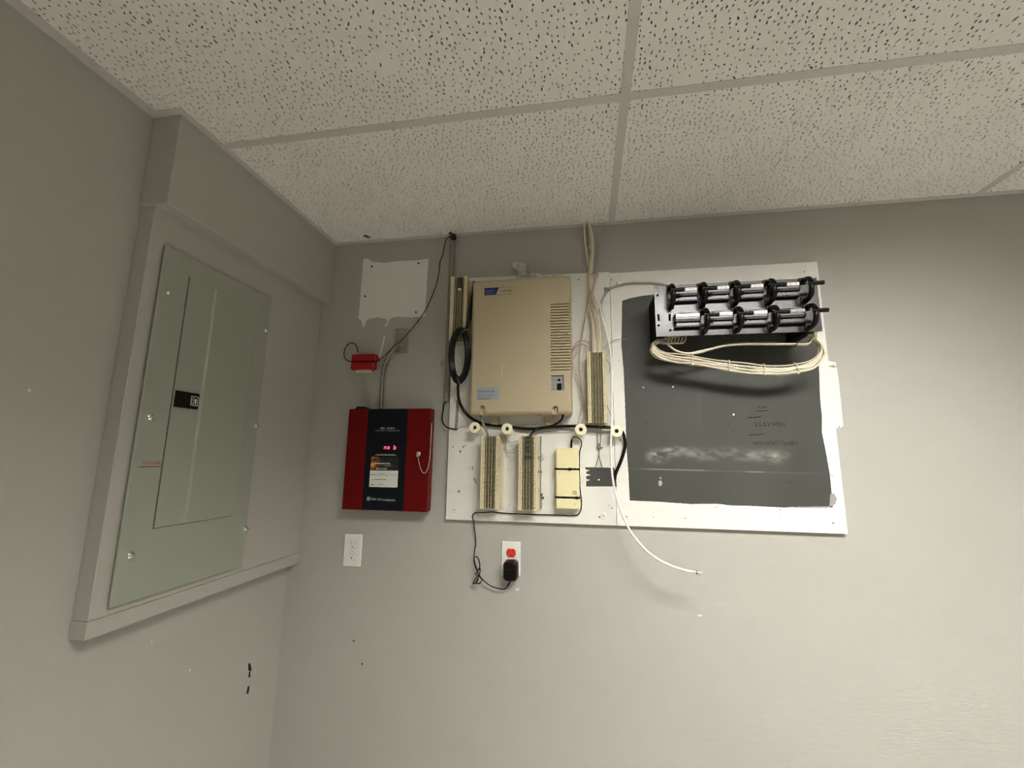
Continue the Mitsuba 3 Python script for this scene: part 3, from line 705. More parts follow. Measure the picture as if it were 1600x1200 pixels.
# thin wall conduit and what comes out of it
cxx = 0.6203
ctop = (0.6193, -.012, 2.492)
cbot = (0.6191, -.012, 1.8093)
add('wall_conduit__tube', sweep([ctop, cbot], .0105, 16), 'conduit_gray', smooth=50)
tag('wall_conduit', 'thin wall-coloured conduit running down the left edge of the backboard', 'conduit')
for (px, pz) in ((0.6418, -0.0040, 2.4739)[::2], (0.5936, -0.0040, 1.9630)[::2]):
    add(nk('wall_conduit__strap'), cat(bx(px - .010, px + .006, pz - .008, pz + .008, 0, .0025, .001), lathe([(0, 0), (.0055, 0), (.0055, .003), (.003, .005), (0, .005)], px - .001, pz, .0025, 12)), 'cable_palegray', smooth=40)
lump = trimesh.creation.icosphere(subdivisions=3, radius=1.0)
lv = lump.vertices * (1 + .22 * (meshkit.noise(lump.vertices * 2.1 + 3) - .5)[:, None])
lc = (0.6265, -0.0220, 2.4839)
lump = trimesh.Trimesh(lv * (.0125, .012, .0135) + lc, lump.faces, process=False)
l2 = trimesh.Trimesh(lv * (.0075, .007, .009) + (0.6134, -0.0260, 2.5054), lump.faces, process=False)
add('cable_gland__body', cat(lump, l2), 'black_rubber', smooth=True)
add('cable_gland__stub', tube([(0.6318, -0.0240, 2.5064), (0.6347, -0.0260, 2.5192), (0.6374, -0.0300, 2.5308)], .0013, 6), 'wire_brown', smooth=True, label='thin reddish wire stub')
tag('cable_gland', 'lumpy black cable gland at the ceiling atop the thin wall conduit', 'cable gland')
add('looped_black_wire', tube([(0.6204, -0.0120, 1.8093), (0.6105, -0.0120, 1.7995), (0.6076, -0.0120, 1.7748), (0.6048, -0.0120, 1.7477), (0.6109, -0.0200, 1.7274), (0.6255, -0.0240, 1.7102), (0.6484, -0.0240, 1.7029), (0.6685, -0.0240, 1.7005)], .0026), 'black_rubber', smooth=True)
tag('looped_black_wire', 'black wire bowing out of the conduit end left of the backboard', 'wire')
add('thin_gray_wire', tube([(0.6684, -0.0240, 1.7029), (0.6881, -0.0240, 1.7101), (0.7145, -0.0300, 1.7121), (0.7342, -0.0300, 1.7121)], .0010, 6), 'cable_gray', smooth=True)
tag('thin_gray_wire', 'short thin gray wire between the looped black wire and the leftmost spool', 'wire')
# perforated strap
q0, q1 = (0.6673, -0.0200, 1.8127), (0.6635, -0.0200, 1.7008)
ps = Polygon([(q1[0] - .0048, q1[2]), (q1[0] + .0048, q1[2]), (q0[0] + .0048, q0[2]), (q0[0] - .0048, q0[2])])
for k in range(12):
    t = (k + .5) / 12
    ps = ps.difference(Point(q1[0] + (q0[0] - q1[0]) * t, q1[2] + (q0[2] - q1[2]) * t).buffer(.0026, 4))
add('perforated_strap', cat(prism(ps, .0185, .0205)), 'cable_gray')
tag('perforated_strap', 'narrow perforated gray metal strap under the black cable coil', 'strap')

# ---------------------------------------------------------------- beige phone system cabinet
PD = 0.105
ax0, ax1, az0, az1 = .7345, 1.1010, 1.7500, 2.2555
body = rounded(sbox(ax0, az0, ax1, az1), .010)
vx0, vx1 = 1.0276, ax1 - .004
def pbx_cover():
    m = m3.Manifold.hull_points(np.array([(x, -d, z) for grow, d in ((0.0, .020), (0.0, PD - .012), (.004, PD - .004), (.010, PD)) for x, z in (lambda q: list(q.exterior.coords)[:-1])(body.buffer(-grow - .0001))]))
    vz0, vz1 = 1.9035, 2.1455
    n = 24
    for k in range(n):
        z = vz1 - (vz1 - vz0) * k / (n - 1)
        b = box3(vx0, ax1 + .01, -PD - .01, -PD + .009, z - .0020, z + .0020)
        m -= m3.Manifold(m3.Mesh(np.array(b.vertices, np.float32), np.array(b.faces, np.uint32)))
    wx0, wx1 = 1.0290, 1.0736
    wz0, wz1 = 1.8311, 1.8855
    b = box3(wx0, wx1, -PD - .01, -PD + .010, wz0, wz1)
    m -= m3.Manifold(m3.Mesh(np.array(b.vertices, np.float32), np.array(b.faces, np.uint32)))
    for cx, cz in ([(0.7838, 1.7715), (1.0429, 1.7673)]):
        s2 = unary_union([Point(cx, cz).buffer(.0100, 8), sbox(cx - .010, az0 - .02, cx + .010, cz)])
        b = prism(s2, PD - .016, PD + .01)
        b.merge_vertices()
        m -= m3.Manifold(m3.Mesh(np.array(b.vertices, np.float32), np.array(b.faces, np.uint32)))
    me = m.to_mesh()
    return trimesh.Trimesh(me.vert_properties[:, :3], me.tri_verts, process=False), (wx0, wx1, wz0, wz1)
cov, (wx0, wx1, wz0, wz1) = pbx_cover()
add('phone_system_cabinet__cover', cov, 'beige', smooth=25)
for k, (cx, cz) in enumerate([(0.7838, 1.7715), (1.0429, 1.7673)]):
    add(nk('phone_system_cabinet__screw'), cat(lathe([(0, 0), (.0062, 0), (.0062, .002), (.004, .0035), (0, .0035)], cx + .001, cz - .001, PD - .016, 14)), 'steel', smooth=40)
add('phone_system_cabinet__switch_panel', bx(wx0, wx1, wz0, wz1, PD - .0100, PD - .0088), 'switch_gray', label='recessed gray switch panel')
add('phone_system_cabinet__switch_panel__knob', lathe([(0, 0), (.0042, 0), (.0042, .003), (.003, .004), (0, .004)], wx0 + (wx1 - wx0) * .62, wz0 + (wz1 - wz0) * .70, PD - .0088, 14), 'black_plastic', smooth=40, label='round black fuse knob')
add('phone_system_cabinet__switch_panel__rocker', cat(bx(wx0 + (wx1 - wx0) * .46, wx0 + (wx1 - wx0) * .80, wz0 + (wz1 - wz0) * .05, wz0 + (wz1 - wz0) * .47, PD - .0088, PD - .0055, .001)), 'black_plastic', label='black rocker switch')
add('phone_system_cabinet__switch_panel__print', cat(text_on_wall('POWER', wx0 + .003, wz0 + (wz1 - wz0) * .67, .004, PD - .0088, .0003, width=.018), text_on_wall('ON', wx0 + .006, wz0 + (wz1 - wz0) * .33, .0035, PD - .0088, .0003), text_on_wall('OFF', wx0 + .006, wz0 + (wz1 - wz0) * .10, .0035, PD - .0088, .0003)), 'print_dark')
b0, b1 = 0.7823, 0.8852
c0, c1 = 2.1929, 2.2217
bm = b0 + (b1 - b0) * .52
add('phone_system_cabinet__badge', cat(bx(b0, b1, c0, c1, PD, PD + .0010)), 'beige_dark', label='brand badge with a blue half')
add('phone_system_cabinet__badge__blue_field', prism([(b0 + .0006, c0 + .0006), (b0 + (b1 - b0) * .42, c0 + .0006), (b0 + (b1 - b0) * .53, c1 - .0006), (b0 + .0006, c1 - .0006)], PD + .001, PD + .0014), 'print_blue')
add('phone_system_cabinet__badge__pale_field', prism([(b0 + (b1 - b0) * .43, c0 + .0012), (b1 - .0012, c0 + .0012), (b1 - .0012, c1 - .0012), (b0 + (b1 - b0) * .54, c1 - .0012)], PD + .001, PD + .0013), 'beige')
add('phone_system_cabinet__badge__lettering', cat(text_on_wall('VODAVI', b0 + .004, c0 + .0150, .0055, PD + .0014, .0003, width=.030), text_on_wall('COMMUNICATIONS', b0 + .004, c0 + .0050, .0045, PD + .0014, .0003, width=.030)), 'print_pale_blue')
add('phone_system_cabinet__badge__name', text_on_wall('STARPLUS', b0 + (b1 - b0) * .60, c0 + .0105, .0052, PD + .0013, .0003, True, width=(b1 - b0) * .36), 'print_dark')
n0, n1 = 0.7615, 0.8446
o0, o1 = 1.8011, 1.8450
add('phone_system_cabinet__label', bx(n0, n1, o0, o1, PD, PD + .0006), 'label_blue', label='pale blue service label')
oh = o1 - o0
add('phone_system_cabinet__label__print', cat(text_on_wall('BUSINESS TELEPHONE', n0 + .006, o0 + oh * .62, .0045, PD + .0006, .0003, True, width=.060), text_on_wall('SALES 561 684 3500', n0 + .007, o0 + oh * .36, .0032, PD + .0006, .0003, width=.055), text_on_wall('SERVICE 561 684 3501', n0 + .007, o0 + oh * .24, .0032, PD + .0006, .0003, width=.055), text_on_wall('TS-12-24', n0 + .007, o0 + oh * .03, .0060, PD + .0006, .0003, True, width=.042)), 'print_dark')
add('phone_system_cabinet__tape_residue', bx(0.8499, 0.8569, 1.8802, 1.9340, PD, PD + .0002), 'tape_mark', label='faint pale tape mark')
for (q, w) in ((0.8143, .016), (1.0179, .018)):
    add(nk('phone_system_cabinet__bracket'), bx(q - w * .9, q + w * .9, az0 - .035, az0 + .03, BD, .036, .002), 'beige', label='mounting foot under the cabinet')
add('phone_system_cabinet__vent_slot', bx(0.9792, 0.9953, az0 - .0006, az0 + .001, .075, .080), 'slot_dark')
tag('phone_system_cabinet', 'large beige phone system cabinet with vent slots and blue label', 'cabinet')
# crumpled clear tape and film on top of it
def crumple(pts2, d, amp, seed):
    poly = Polygon(pts2)
    minx, minz, maxx, maxz = poly.bounds
    v, f = trimesh.creation.triangulate_polygon(poly, engine='earcut')
    m = trimesh.Trimesh(np.c_[v, np.zeros(len(v))], f, process=True)
    m = m.subdivide_to_size(.005)
    p = np.array(m.vertices)
    n1 = meshkit.noise(np.c_[p[:, :2] * 110, np.full(len(p), seed)], seed) - .5
    n2 = meshkit.noise(np.c_[p[:, :2] * 45, np.full(len(p), seed + 4)], seed + 2) - .5
    top = np.c_[p[:, 0], -d - amp * (n1 + n2) - amp, p[:, 1]]
    faces = np.array(m.faces)
    back = top + (0, .0006, 0)
    return trimesh.Trimesh(np.vstack([top, back]), np.vstack([faces, faces[:, ::-1] + len(p)]), process=False)
add('tape_scrap', crumple([(0.8721, 2.3507), (0.8873, 2.3577), (0.9051, 2.3565), (0.9127, 2.3507), (0.9278, 2.3496), (0.9255, 2.3232), (0.9331, 2.3069), (0.9281, 2.2967), (0.8980, 2.2972), (0.8927, 2.3227), (0.8774, 2.3344)], .018, .010, 3), 'film')
tag('tape_scrap', 'crumpled clear tape sticking up above the beige phone cabinet', 'tape')
add('plastic_film', crumple([(0.9336, 2.2814), (0.9628, 2.2898), (1.0015, 2.2772), (1.0446, 2.2770), (1.0826, 2.2746), (1.0446, 2.2694), (1.0063, 2.2591), (0.9677, 2.2589), (0.9385, 2.2734)], .055, .008, 8), 'film')
tag('plastic_film', 'thin wrinkled plastic film lying along the top edge of the beige cabinet', 'film')

# ---------------------------------------------------------------- punch-down blocks
BW, BH = .068, .254
def block_meshes():
    out = {}
    out['base'] = cat(bx(-.036, .036, -.004, BH + .004, BD, BD + .004, .001), bx(-.028, .028, .004, BH - .004, BD + .004, .050, .002))
    out['clip_bed'] = bx(-.0225, .0185, .002, BH - .002, .050, .070, .001)
    pitch = BH / 50
    for name, a, b, d0, d1 in (('fanning_strip', -.0345, -.0215, .046, .084), ('fanning_strip_001', .0185, .0300, .046, .084)):
        ms = []
        out[name.replace('fanning_strip', 'strip_backing')] = bx(a + (.0032 if a < 0 else 0), b - (.0032 if a > 0 else 0), 0, BH, d0, d1 - .009)
        for k in range(50):
            z = (k + .5) * pitch
            ms.append(bx(a, b, z - pitch * .32, z + pitch * .32, d1 - .018, d1 + (.001 if k % 5 == 0 else 0), .0004))
        out[name] = cat(*ms)
    cl = []
    for c in range(4):
        x = -.0175 + c * .0103
        for k in range(50):
            z = (k + .5) * pitch
            cl.append(hull([(x - .0016, -.070, z - .0017), (x + .0016, -.070, z - .0017), (x - .0016, -.070, z + .0017), (x + .0016, -.070, z + .0017), (x - .0005, -.079, z - .0014), (x + .0009, -.079, z - .0014), (x - .0005, -.079, z + .0014), (x + .0009, -.079, z + .0014)]))
    out['terminal_clips'] = cat(*cl)
    rails = []
    for c in range(5):
        x = -.0227 + c * .0103
        rails.append(bx(x - .0008, x + .0008, .002, BH - .002, .068, .0735))
    out['row_dividers'] = cat(*rails)
    return out
BM = block_meshes()
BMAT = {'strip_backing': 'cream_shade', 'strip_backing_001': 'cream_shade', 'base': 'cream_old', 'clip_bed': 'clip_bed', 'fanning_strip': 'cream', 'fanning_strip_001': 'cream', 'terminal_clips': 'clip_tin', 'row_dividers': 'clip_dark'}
BPLY = {n: mikit.ply(m, BMAT[n]) for n, m in BM.items()}
OLD = {'fanning_strip': 'cream_light', 'fanning_strip_001': 'cream_light'}
def block(x, z, label, tilt=0.0):
    k = nk('punch_down_block')
    tw = T().translate([x, 0, z]).rotate([0, 1, 0], tilt)
    for n in BPLY:
        scene[k + '__' + n] = {**BPLY[n], 'to_world': tw}
        if n == 'terminal_clips':
            labels[k + '__' + n] = {'kind': 'stuff', 'label': 'rows of tinned metal clips'}
    tag(k, label, 'terminal block')
    return k
def bpos(q0, q1):
    return (q0[0] + q1[0]) / 2
block((0.7789 + 0.8406) / 2 + .0023, 1.4207, 'cream punch-down block below the cabinet, between the two left spools')
block((0.9140 + 0.9750) / 2 + .0023, 1.4205, 'cream punch-down block below the cabinet beside the tied yellow box')
block((1.1592 + 1.2140) / 2 + .0023, 1.7189, 'cream punch-down block under the cable bundle right of the cabinet')
block((0.6467 + 0.7042) / 2 + .0023, 2.0318, 'cream punch-down block at top left, half behind the black cable coil')
# dark bridging clips on the second and top-left block
for (c, rows) in ((0.9465, (683, 690, 697, 703.5, 713)),):
    for k, py in enumerate(rows):
        z = 1.6545 - (py - 690) * .00227
        w = .0085 if k < 4 else .014
        add(nk('punch_down_block_001__bridging_clip'), bx(c - w, c + w, z - .0032, z + .0032, .076, .083, .001), 'print_dark', label='dark bridging clip')
tlx, tlz = 0.6782, 2.2852
add('punch_down_block_003__bridging_clip', bx(tlx - .007, tlx + .007, tlz - .045, tlz - .003, .074, .082, .002), 'print_dark', label='dark cap over the top clips')
add('punch_down_block_003__marker', bx(tlx - .006, tlx + .006, tlz - .058, tlz - .049, .076, .086, .001), 'paper', label='small white marker')
add('block_rail', cat(tube([(0.9846, -0.0220, 1.6753), (0.9834, -0.0220, 1.5883), (0.9834, -0.0220, 1.4211)], .0023), bx(0.9681, 0.9844, 1.5972, 1.6041, .019, .023), bx(0.9682, 0.9890, 1.5451, 1.5541, .019, .023)), 'cable_gray', smooth=40)
tag('block_rail', 'thin gray rod standing along the right side of a lower terminal block', 'rod')
for (q) in ((0.9872, -0.0260, 1.4700), (0.9918, -0.0260, 1.4591)):
    add(nk('block_rail__nut'), lathe([(0, 0), (.0045, 0), (.0045, .004), (0, .005)], q[0], q[2], .022, 8), 'print_dark')
for i, pts in enumerate(([(0.9715, -0.0300, 1.6611), (0.9784, -0.0300, 1.6474), (0.9761, -0.0300, 1.6245), (0.9738, -0.0300, 1.6063)], [(0.9692, -0.0300, 1.6199), (0.9762, -0.0300, 1.5973), (0.9831, -0.0300, 1.5838), (0.9900, -0.0300, 1.5884), (0.9877, -0.0300, 1.6065), (0.9785, -0.0300, 1.6018), (0.9739, -0.0300, 1.5837)], [(0.9692, -0.0280, 1.5051), (0.9783, -0.0280, 1.4898), (0.9852, -0.0280, 1.4767), (0.9897, -0.0280, 1.4636)], [(0.9874, -0.0280, 1.4547), (0.9897, -0.0280, 1.4373), (0.9874, -0.0280, 1.4198)], [(0.9896, -0.0260, 1.5884), (0.9965, -0.0260, 1.5975), (0.9919, -0.0260, 1.6111), (0.9850, -0.0260, 1.5974)])):
    k = nk('jumper_wire')
    add(k, tube(pts, .0008, 5), 'wire_gray', smooth=True)
for k, t in (('jumper_wire', 'topmost short gray wire right of the lower terminal block with the rod'), ('jumper_wire_001', 'tangled gray wire curl against the gray rod'), ('jumper_wire_002', 'slanting gray wire end above the two dark nuts on the rod'), ('jumper_wire_003', 'short gray wire hanging below the dark nuts on the rod'), ('jumper_wire_004', 'small gray wire loop right of the gray rod')):
    tag(k, t, 'wire')

# ---------------------------------------------------------------- cable spools
names = ['cream cable spool, leftmost under the cabinet', 'cream cable spool, second from the left under the cabinet', 'cream cable spool just above the tied yellow box', 'cream cable spool behind the white coaxial cable, rightmost']
for (x, z), t in zip([(0.7489, 1.7044), (0.8680, 1.6998), (1.1290, 1.6977), (1.2502, 1.6923)], names):
    k = nk('cable_spool')
    R_ = .0205
    add(k + '__body', lathe([(.0065, .006), (.0065, 0), (R_, 0), (R_, .004), (.012, .010), (.011, .044), (.013, .046), (R_ - .001, .048), (R_, .0495), (R_, .0535), (R_ - .0012, .0548), (.0085, .0548), (.0068, .0535), (.0065, .050), (.0065, .006)], x, z, BD, 28), 'cream_light', smooth=35)
    add(k + '__center_hole', lathe([(0, 0), (.0066, 0), (.0066, .044), (0, .044)], x, z, BD, 18), 'slot_dark')
    tag(k, t, 'spool')

# ---------------------------------------------------------------- the tied yellow box with its plug, and the power adapter
YD = .055
yx0, yx1, yz0, yz1 = 1.0405, 1.1209, 1.4266, 1.6339
add('yellow_box__body', bx(yx0, yx1, yz0, yz1, BD, YD, .003), 'yellow_battery')
for (pa, pb, py) in ((866,907,733), (866,907,777.5)):
    z = 1.5612 if py == 733 else 1.4652
    add(nk('yellow_box__cable_tie'), cat(bx(yx0 - .0035, yx1 + .0015, z - .0030, z + .0030, YD - .004, YD + .0018, .0006), bx(yx0 - .0035, yx0 - .0010, z - .0030, z + .0030, BD, YD + .0015), bx(yx1, yx1 + .0015, z - .0030, z + .0030, BD, YD + .0015), bx((yx0 + yx1) / 2 + (.004 if py == 733 else .026), (yx0 + yx1) / 2 + (.013 if py == 733 else .035), z - .0045, z + .0045, YD, YD + .005, .001)), 'black_plastic', label='black cable tie')
add('yellow_box__print', cat(prism(sbox(yx1 - .022, 1.4767, yx1 - .010, 1.4875).difference(sbox(yx1 - .020, 1.4789, yx1 - .012, 1.4853)), YD, YD + .0004), text_on_wall('7', yx1 - .020, 1.4383, .007, YD, .0004)), 'print_dark', label='tiny printed marks')
tag('yellow_box', 'pale yellow rectangular box strapped to the board with two black ties', 'junction box')
ox0, ox1, oz0, oz1 = .8420, .9105, 1.1870, 1.3030
add('red_outlet__plate', bx(ox0, ox1, oz0, oz1, 0, .006, .0022), 'white_plastic')
rx, rz = 0.8771, 1.2647
soc = Point(rx, rz).buffer(.0172, 12).intersection(sbox(rx - .02, rz - .0142, rx + .02, rz + .0142))
add('red_outlet__receptacle', prism(soc, .004, .0080), 'red_socket', label='red socket face')
def slots(cx, cz, d):
    return cat(bx(cx - .0070, cx - .0052, cz + .0005, cz + .0085, d, d + .0003), bx(cx + .0052, cx + .0068, cz + .0015, cz + .0078, d, d + .0003), lathe([(0, 0), (.0025, 0), (.0025, .0003), (0, .0003)], cx, cz - .0075, d, 10))
add('red_outlet__receptacle__slots', slots(rx, rz, .0080), 'red_dark')
add('red_outlet__screw', screw_head((ox0 + ox1) / 2, rz - .024, .006, .0028, .0012), 'steel', smooth=40)
tag('red_outlet', 'white wall outlet plate with a red socket', 'wall outlet')
gx0, gx1, gz0, gz1 = 0.8560, 0.9061, 1.1791, 1.2454
pa = rounded(sbox(gx0, gz0, gx1, gz1), .014)
ring_pts = [(x, -d, z) for grow, d in ((.002, .009), (0, .014), (0, .040), (.003, .048), (.008, .052)) for x, z in list(pa.buffer(-grow - .0001).exterior.coords)[:-1]]
add('power_adapter__body', hull(ring_pts), 'black_plastic', smooth=25)
add('power_adapter__ridge', bx(gx0 + .012, gx1 - .009, gz1 - .027, gz1 - .0245, .0515, .0532, .0008), 'black_panel')
cord = [(1.0949, -0.0350, 1.6479), (1.0967, -0.0350, 1.6660), (1.1069, -0.0350, 1.6740), (1.1204, -0.0350, 1.6695), (1.1303, -0.0350, 1.6571), (1.1300, -0.0280, 1.6416), (1.1240, -0.0240, 1.6236), (1.1219, -0.0240, 1.5900), (1.1217, -0.0240, 1.5456), (1.1231, -0.0240, 1.4906), (1.1275, -0.0240, 1.4473), (1.1243, -0.0240, 1.4213), (1.1142, -0.0240, 1.4059), (1.0965, -0.0240, 1.4021), (1.0632, -0.0240, 1.4021), (1.0073, -0.0240, 1.4019), (0.9279, -0.0240, 1.4011), (0.8586, -0.0240, 1.4022), (0.8072, -0.0240, 1.4050), (0.7695, -0.0240, 1.4016), (0.7458, -0.0240, 1.3997), (0.7377, -0.0260, 1.3908), (0.7394, -0.0200, 1.3756), (0.7417, -0.0120, 1.3478), (0.7469, -0.0100, 1.3122), (0.7482, -0.0100, 1.2902), (0.7456, -0.0140, 1.2645), (0.7459, -0.0200, 1.2484)]
knot = [(0.7503, -0.0240, 1.2279), (0.7602, -0.0240, 1.2069), (0.7681, -0.0240, 1.2159), (0.7652, -0.0240, 1.2372), (0.7556, -0.0240, 1.2507), (0.7475, -0.0240, 1.2461), (0.7479, -0.0240, 1.2299), (0.7555, -0.0240, 1.2088), (0.7671, -0.0320, 1.1943), (0.7743, -0.0320, 1.1841), (0.7780, -0.0320, 1.1717), (0.7702, -0.0320, 1.1639), (0.7587, -0.0320, 1.1643), (0.7623, -0.0200, 1.1762), (0.7665, -0.0200, 1.1913), (0.7575, -0.0200, 1.1802), (0.7463, -0.0200, 1.1636), (0.7437, -0.0200, 1.1581), (0.7534, -0.0200, 1.1608), (0.7647, -0.0300, 1.1768), (0.7710, -0.0300, 1.2025), (0.7717, -0.0340, 1.2141), (0.7650, -0.0340, 1.2053), (0.7560, -0.0340, 1.1953), (0.7625, -0.0220, 1.1873), (0.7719, -0.0220, 1.1815)]
tail = [(0.7814, -0.0220, 1.1724), (0.7926, -0.0200, 1.1630), (0.8135, -0.0200, 1.1526), (0.8387, -0.0200, 1.1471), (0.8569, -0.0200, 1.1467), (0.8655, -0.0240, 1.1525), (0.8714, -0.0260, 1.1627), (0.8772, -0.0280, 1.1751)]
add('power_adapter__cord', tube(cord + knot + tail, .0019, 6, .003), 'black_rubber', smooth=True, label='thin black cord with a tied bunch')
add('power_adapter__plug', tube([(1.0945, -0.0360, 1.6355), (1.0949, -0.0360, 1.6479), (1.0962, -0.0350, 1.6615)], .0038, 8), 'black_plastic', smooth=40, label='black barrel plug')
add('power_adapter__strain_relief', tube([(0.8783, -0.0280, 1.1783), (0.8749, -0.0270, 1.1674), (0.8690, -0.0250, 1.1582)], .0032, 8), 'black_rubber', smooth=40)
tag('power_adapter', 'black plug-in power adapter in the red socket outlet with thin black cord', 'power adapter')
ux0, ux1, uz0, uz1 = .2330, .3050, 1.1875, 1.3050
add('duplex_outlet__plate', bx(ux0, ux1, uz0, uz1, 0, .006, .0022), 'white_plastic')
for dz in (.0197, -.0197):
    k = nk('duplex_outlet__receptacle')
    cx, cz = (ux0 + ux1) / 2 - .001, (uz0 + uz1) / 2 + dz
    soc = Point(cx, cz).buffer(.0172, 12).intersection(sbox(cx - .02, cz - .0142, cx + .02, cz + .0142))
    add(k, cat(prism(soc.buffer(.0012).difference(soc), .0060, .0061), prism(soc, .004, .0075)), 'white_plastic')
    add(k + '__slots', slots(cx, cz, .0075), 'slot_dark')
    add(k + '__edge', prism(soc.buffer(.0008).difference(soc), .0059, .00625), 'cable_gray')
add('duplex_outlet__screw', screw_head((ux0 + ux1) / 2 - .001, (uz0 + uz1) / 2, .006, .0026, .0012), 'steel', smooth=40)
tag('duplex_outlet', 'white duplex wall outlet below the fire alarm cabinet', 'wall outlet')

# ---------------------------------------------------------------- black cables around the phone cabinet
ccx, ccz = (0.6454 + 0.7335) / 2, (2.0812 + 1.8606) / 2
ea, eb = (0.7335 - 0.6454) / 2 - .006, (2.0812 - 1.8606) / 2 - .006
path = [(0.7269, -0.0500, 2.2740), (0.7230, -0.0500, 2.2269), (0.7212, -0.0700, 2.1626), (0.7244, -0.0900, 2.1051)]
turns = 5
rngc = np.random.default_rng(3)
for t in range(turns):
    ra2, rb3 = ea - (.0, .010, .004, .013, .007)[t], eb - (.0, .014, .005, .018, .010)[t]
    for a in range(0, 360, 20):
        th = math.radians(60 - a) if t == 0 else math.radians(60 - a)
        path.append((ccx + ra2 * math.cos(th), -(.088 + (.0, .010, .011, .001, .019)[t] + .002 * math.sin(3 * th)), ccz + rb3 * math.sin(th)))
for a in range(0, 160, 20):
    th = math.radians(60 - a)
    path.append((ccx + (ea - .002) * math.cos(th), -.084, ccz + (eb - .002) * math.sin(th)))
path += [(0.6842, -0.0780, 1.8621), (0.6791, -0.0600, 1.8386), (0.6785, -0.0450, 1.8117), (0.6890, -0.0350, 1.7814), (0.7114, -0.0320, 1.7526), (0.7440, -0.0320, 1.7310), (0.7761, -0.0320, 1.7190), (0.8198, -0.0320, 1.7142), (0.8678, -0.0320, 1.7095), (0.9153, -0.0320, 1.7036), (0.9623, -0.0320, 1.7025), (0.9974, -0.0340, 1.7058), (1.0389, -0.0340, 1.7093), (1.0779, -0.0340, 1.7115), (1.1278, -0.0450, 1.7107), (1.1790, -0.0450, 1.7084), (1.2230, -0.0450, 1.7062), (1.2492, -0.0450, 1.7039), (1.2705, -0.0450, 1.6906), (1.2791, -0.0360, 1.6645), (1.2800, -0.0300, 1.6426), (1.2690, -0.0300, 1.6028), (1.2550, -0.0300, 1.5698), (1.2457, -0.0300, 1.5479), (1.2425, -0.0210, 1.5279)]
add('coiled_black_cable__cable', sweep(spline(path, .005), .0056, 8), 'black_rubber', smooth=True)
for (a, b) in ((58, 0), (-82, 1)):
    th = math.radians(a)
    c = (ccx + ea * .96 * math.cos(th), -.096, ccz + eb * .97 * math.sin(th))
    add(nk('coiled_black_cable__tie'), torus(c, .0185, .0010, (-math.sin(th) * ea, 0, math.cos(th) * eb)), 'cable_palegray', smooth=True, label='gray wire tie')
tag('coiled_black_cable', 'glossy black cable coiled left of the beige cabinet and running along the spools', 'cable')
add('black_cable_tail', tube([(1.0686, -0.0700, 1.7495), (1.0640, -0.0700, 1.7337), (1.0527, -0.0700, 1.7225), (1.0358, -0.0550, 1.7146), (1.0099, -0.0450, 1.7074), (0.9818, -0.0400, 1.7008), (0.9638, -0.0450, 1.6936), (0.9535, -0.0550, 1.6827), (0.9461, -0.0600, 1.6666)], .0042), 'black_rubber', smooth=True)
tag('black_cable_tail', 'black cable from the cabinet underside curving to a lower terminal block', 'cable')
add('gray_cable_tail', tube([(0.7635, -0.0650, 1.7656), (0.7701, -0.0650, 1.7421), (0.7778, -0.0650, 1.7211), (0.7890, -0.0650, 1.6980), (0.8015, -0.0650, 1.6681)], .0042), 'cable_gray', smooth=True)
tag('gray_cable_tail', 'dark gray cable from the cabinet underside to the left lower terminal block', 'cable')

# fine wires strung behind the spools
strands = [[(0.8742, -0.0280, 1.7121), (0.9146, -0.0280, 1.7168), (0.9618, -0.0280, 1.7144), (1.0084, -0.0280, 1.7074), (1.0661, -0.0280, 1.7028), (1.1230, -0.0280, 1.7005)], [(0.8739, -0.0260, 1.7076), (0.9073, -0.0260, 1.7099), (0.9498, -0.0260, 1.7052), (0.9873, -0.0260, 1.6959), (1.0429, -0.0260, 1.6960), (1.1229, -0.0260, 1.6949)], [(0.8689, -0.0240, 1.7006), (0.9071, -0.0240, 1.6936), (0.9614, -0.0240, 1.6891), (1.0196, -0.0240, 1.6892), (1.0772, -0.0240, 1.6916), (1.1273, -0.0240, 1.6939)], [(1.1297, -0.0260, 1.6961), (1.1612, -0.0260, 1.6950), (1.1969, -0.0260, 1.6894), (1.2278, -0.0260, 1.6849), (1.2498, -0.0260, 1.6827)], [(1.1296, -0.0240, 1.6916), (1.1678, -0.0240, 1.6849), (1.2058, -0.0240, 1.6872), (1.2502, -0.0240, 1.6918)]]
txt = ['uppermost fine gray wire strung between the second and third spools', 'middle fine gray wire strung between the second and third spools', 'lowest fine gray wire strung between the second and third spools', 'upper fine gray wire between the third and the rightmost spool', 'lower fine gray wire between the third and the rightmost spool']
for pts, t in zip(strands, txt):
    k = nk('strung_wire')
    add(k, tube(pts, .0009, 5), 'wire_gray', smooth=True)
    tag(k, t, 'wire')
loops = [[(0.8536, -0.0300, 1.6769), (0.8515, -0.0300, 1.6512), (0.8566, -0.0300, 1.6258), (0.8686, -0.0300, 1.6144), (0.8899, -0.0450, 1.6167), (0.9100, -0.0550, 1.6236)], [(0.8583, -0.0300, 1.6769), (0.8609, -0.0300, 1.6606), (0.8753, -0.0300, 1.6537), (0.8942, -0.0450, 1.6556), (0.9097, -0.0550, 1.6610)], [(0.8584, -0.0300, 1.6745), (0.8589, -0.0300, 1.6328), (0.8617, -0.0300, 1.6052), (0.8783, -0.0300, 1.5939), (0.8971, -0.0450, 1.5964), (0.9102, -0.0550, 1.6033)], [(0.8560, -0.0300, 1.6745), (0.8564, -0.0300, 1.6466), (0.8590, -0.0300, 1.6258), (0.8733, -0.0300, 1.6237), (0.8944, -0.0450, 1.6327), (0.9099, -0.0550, 1.6394)]]
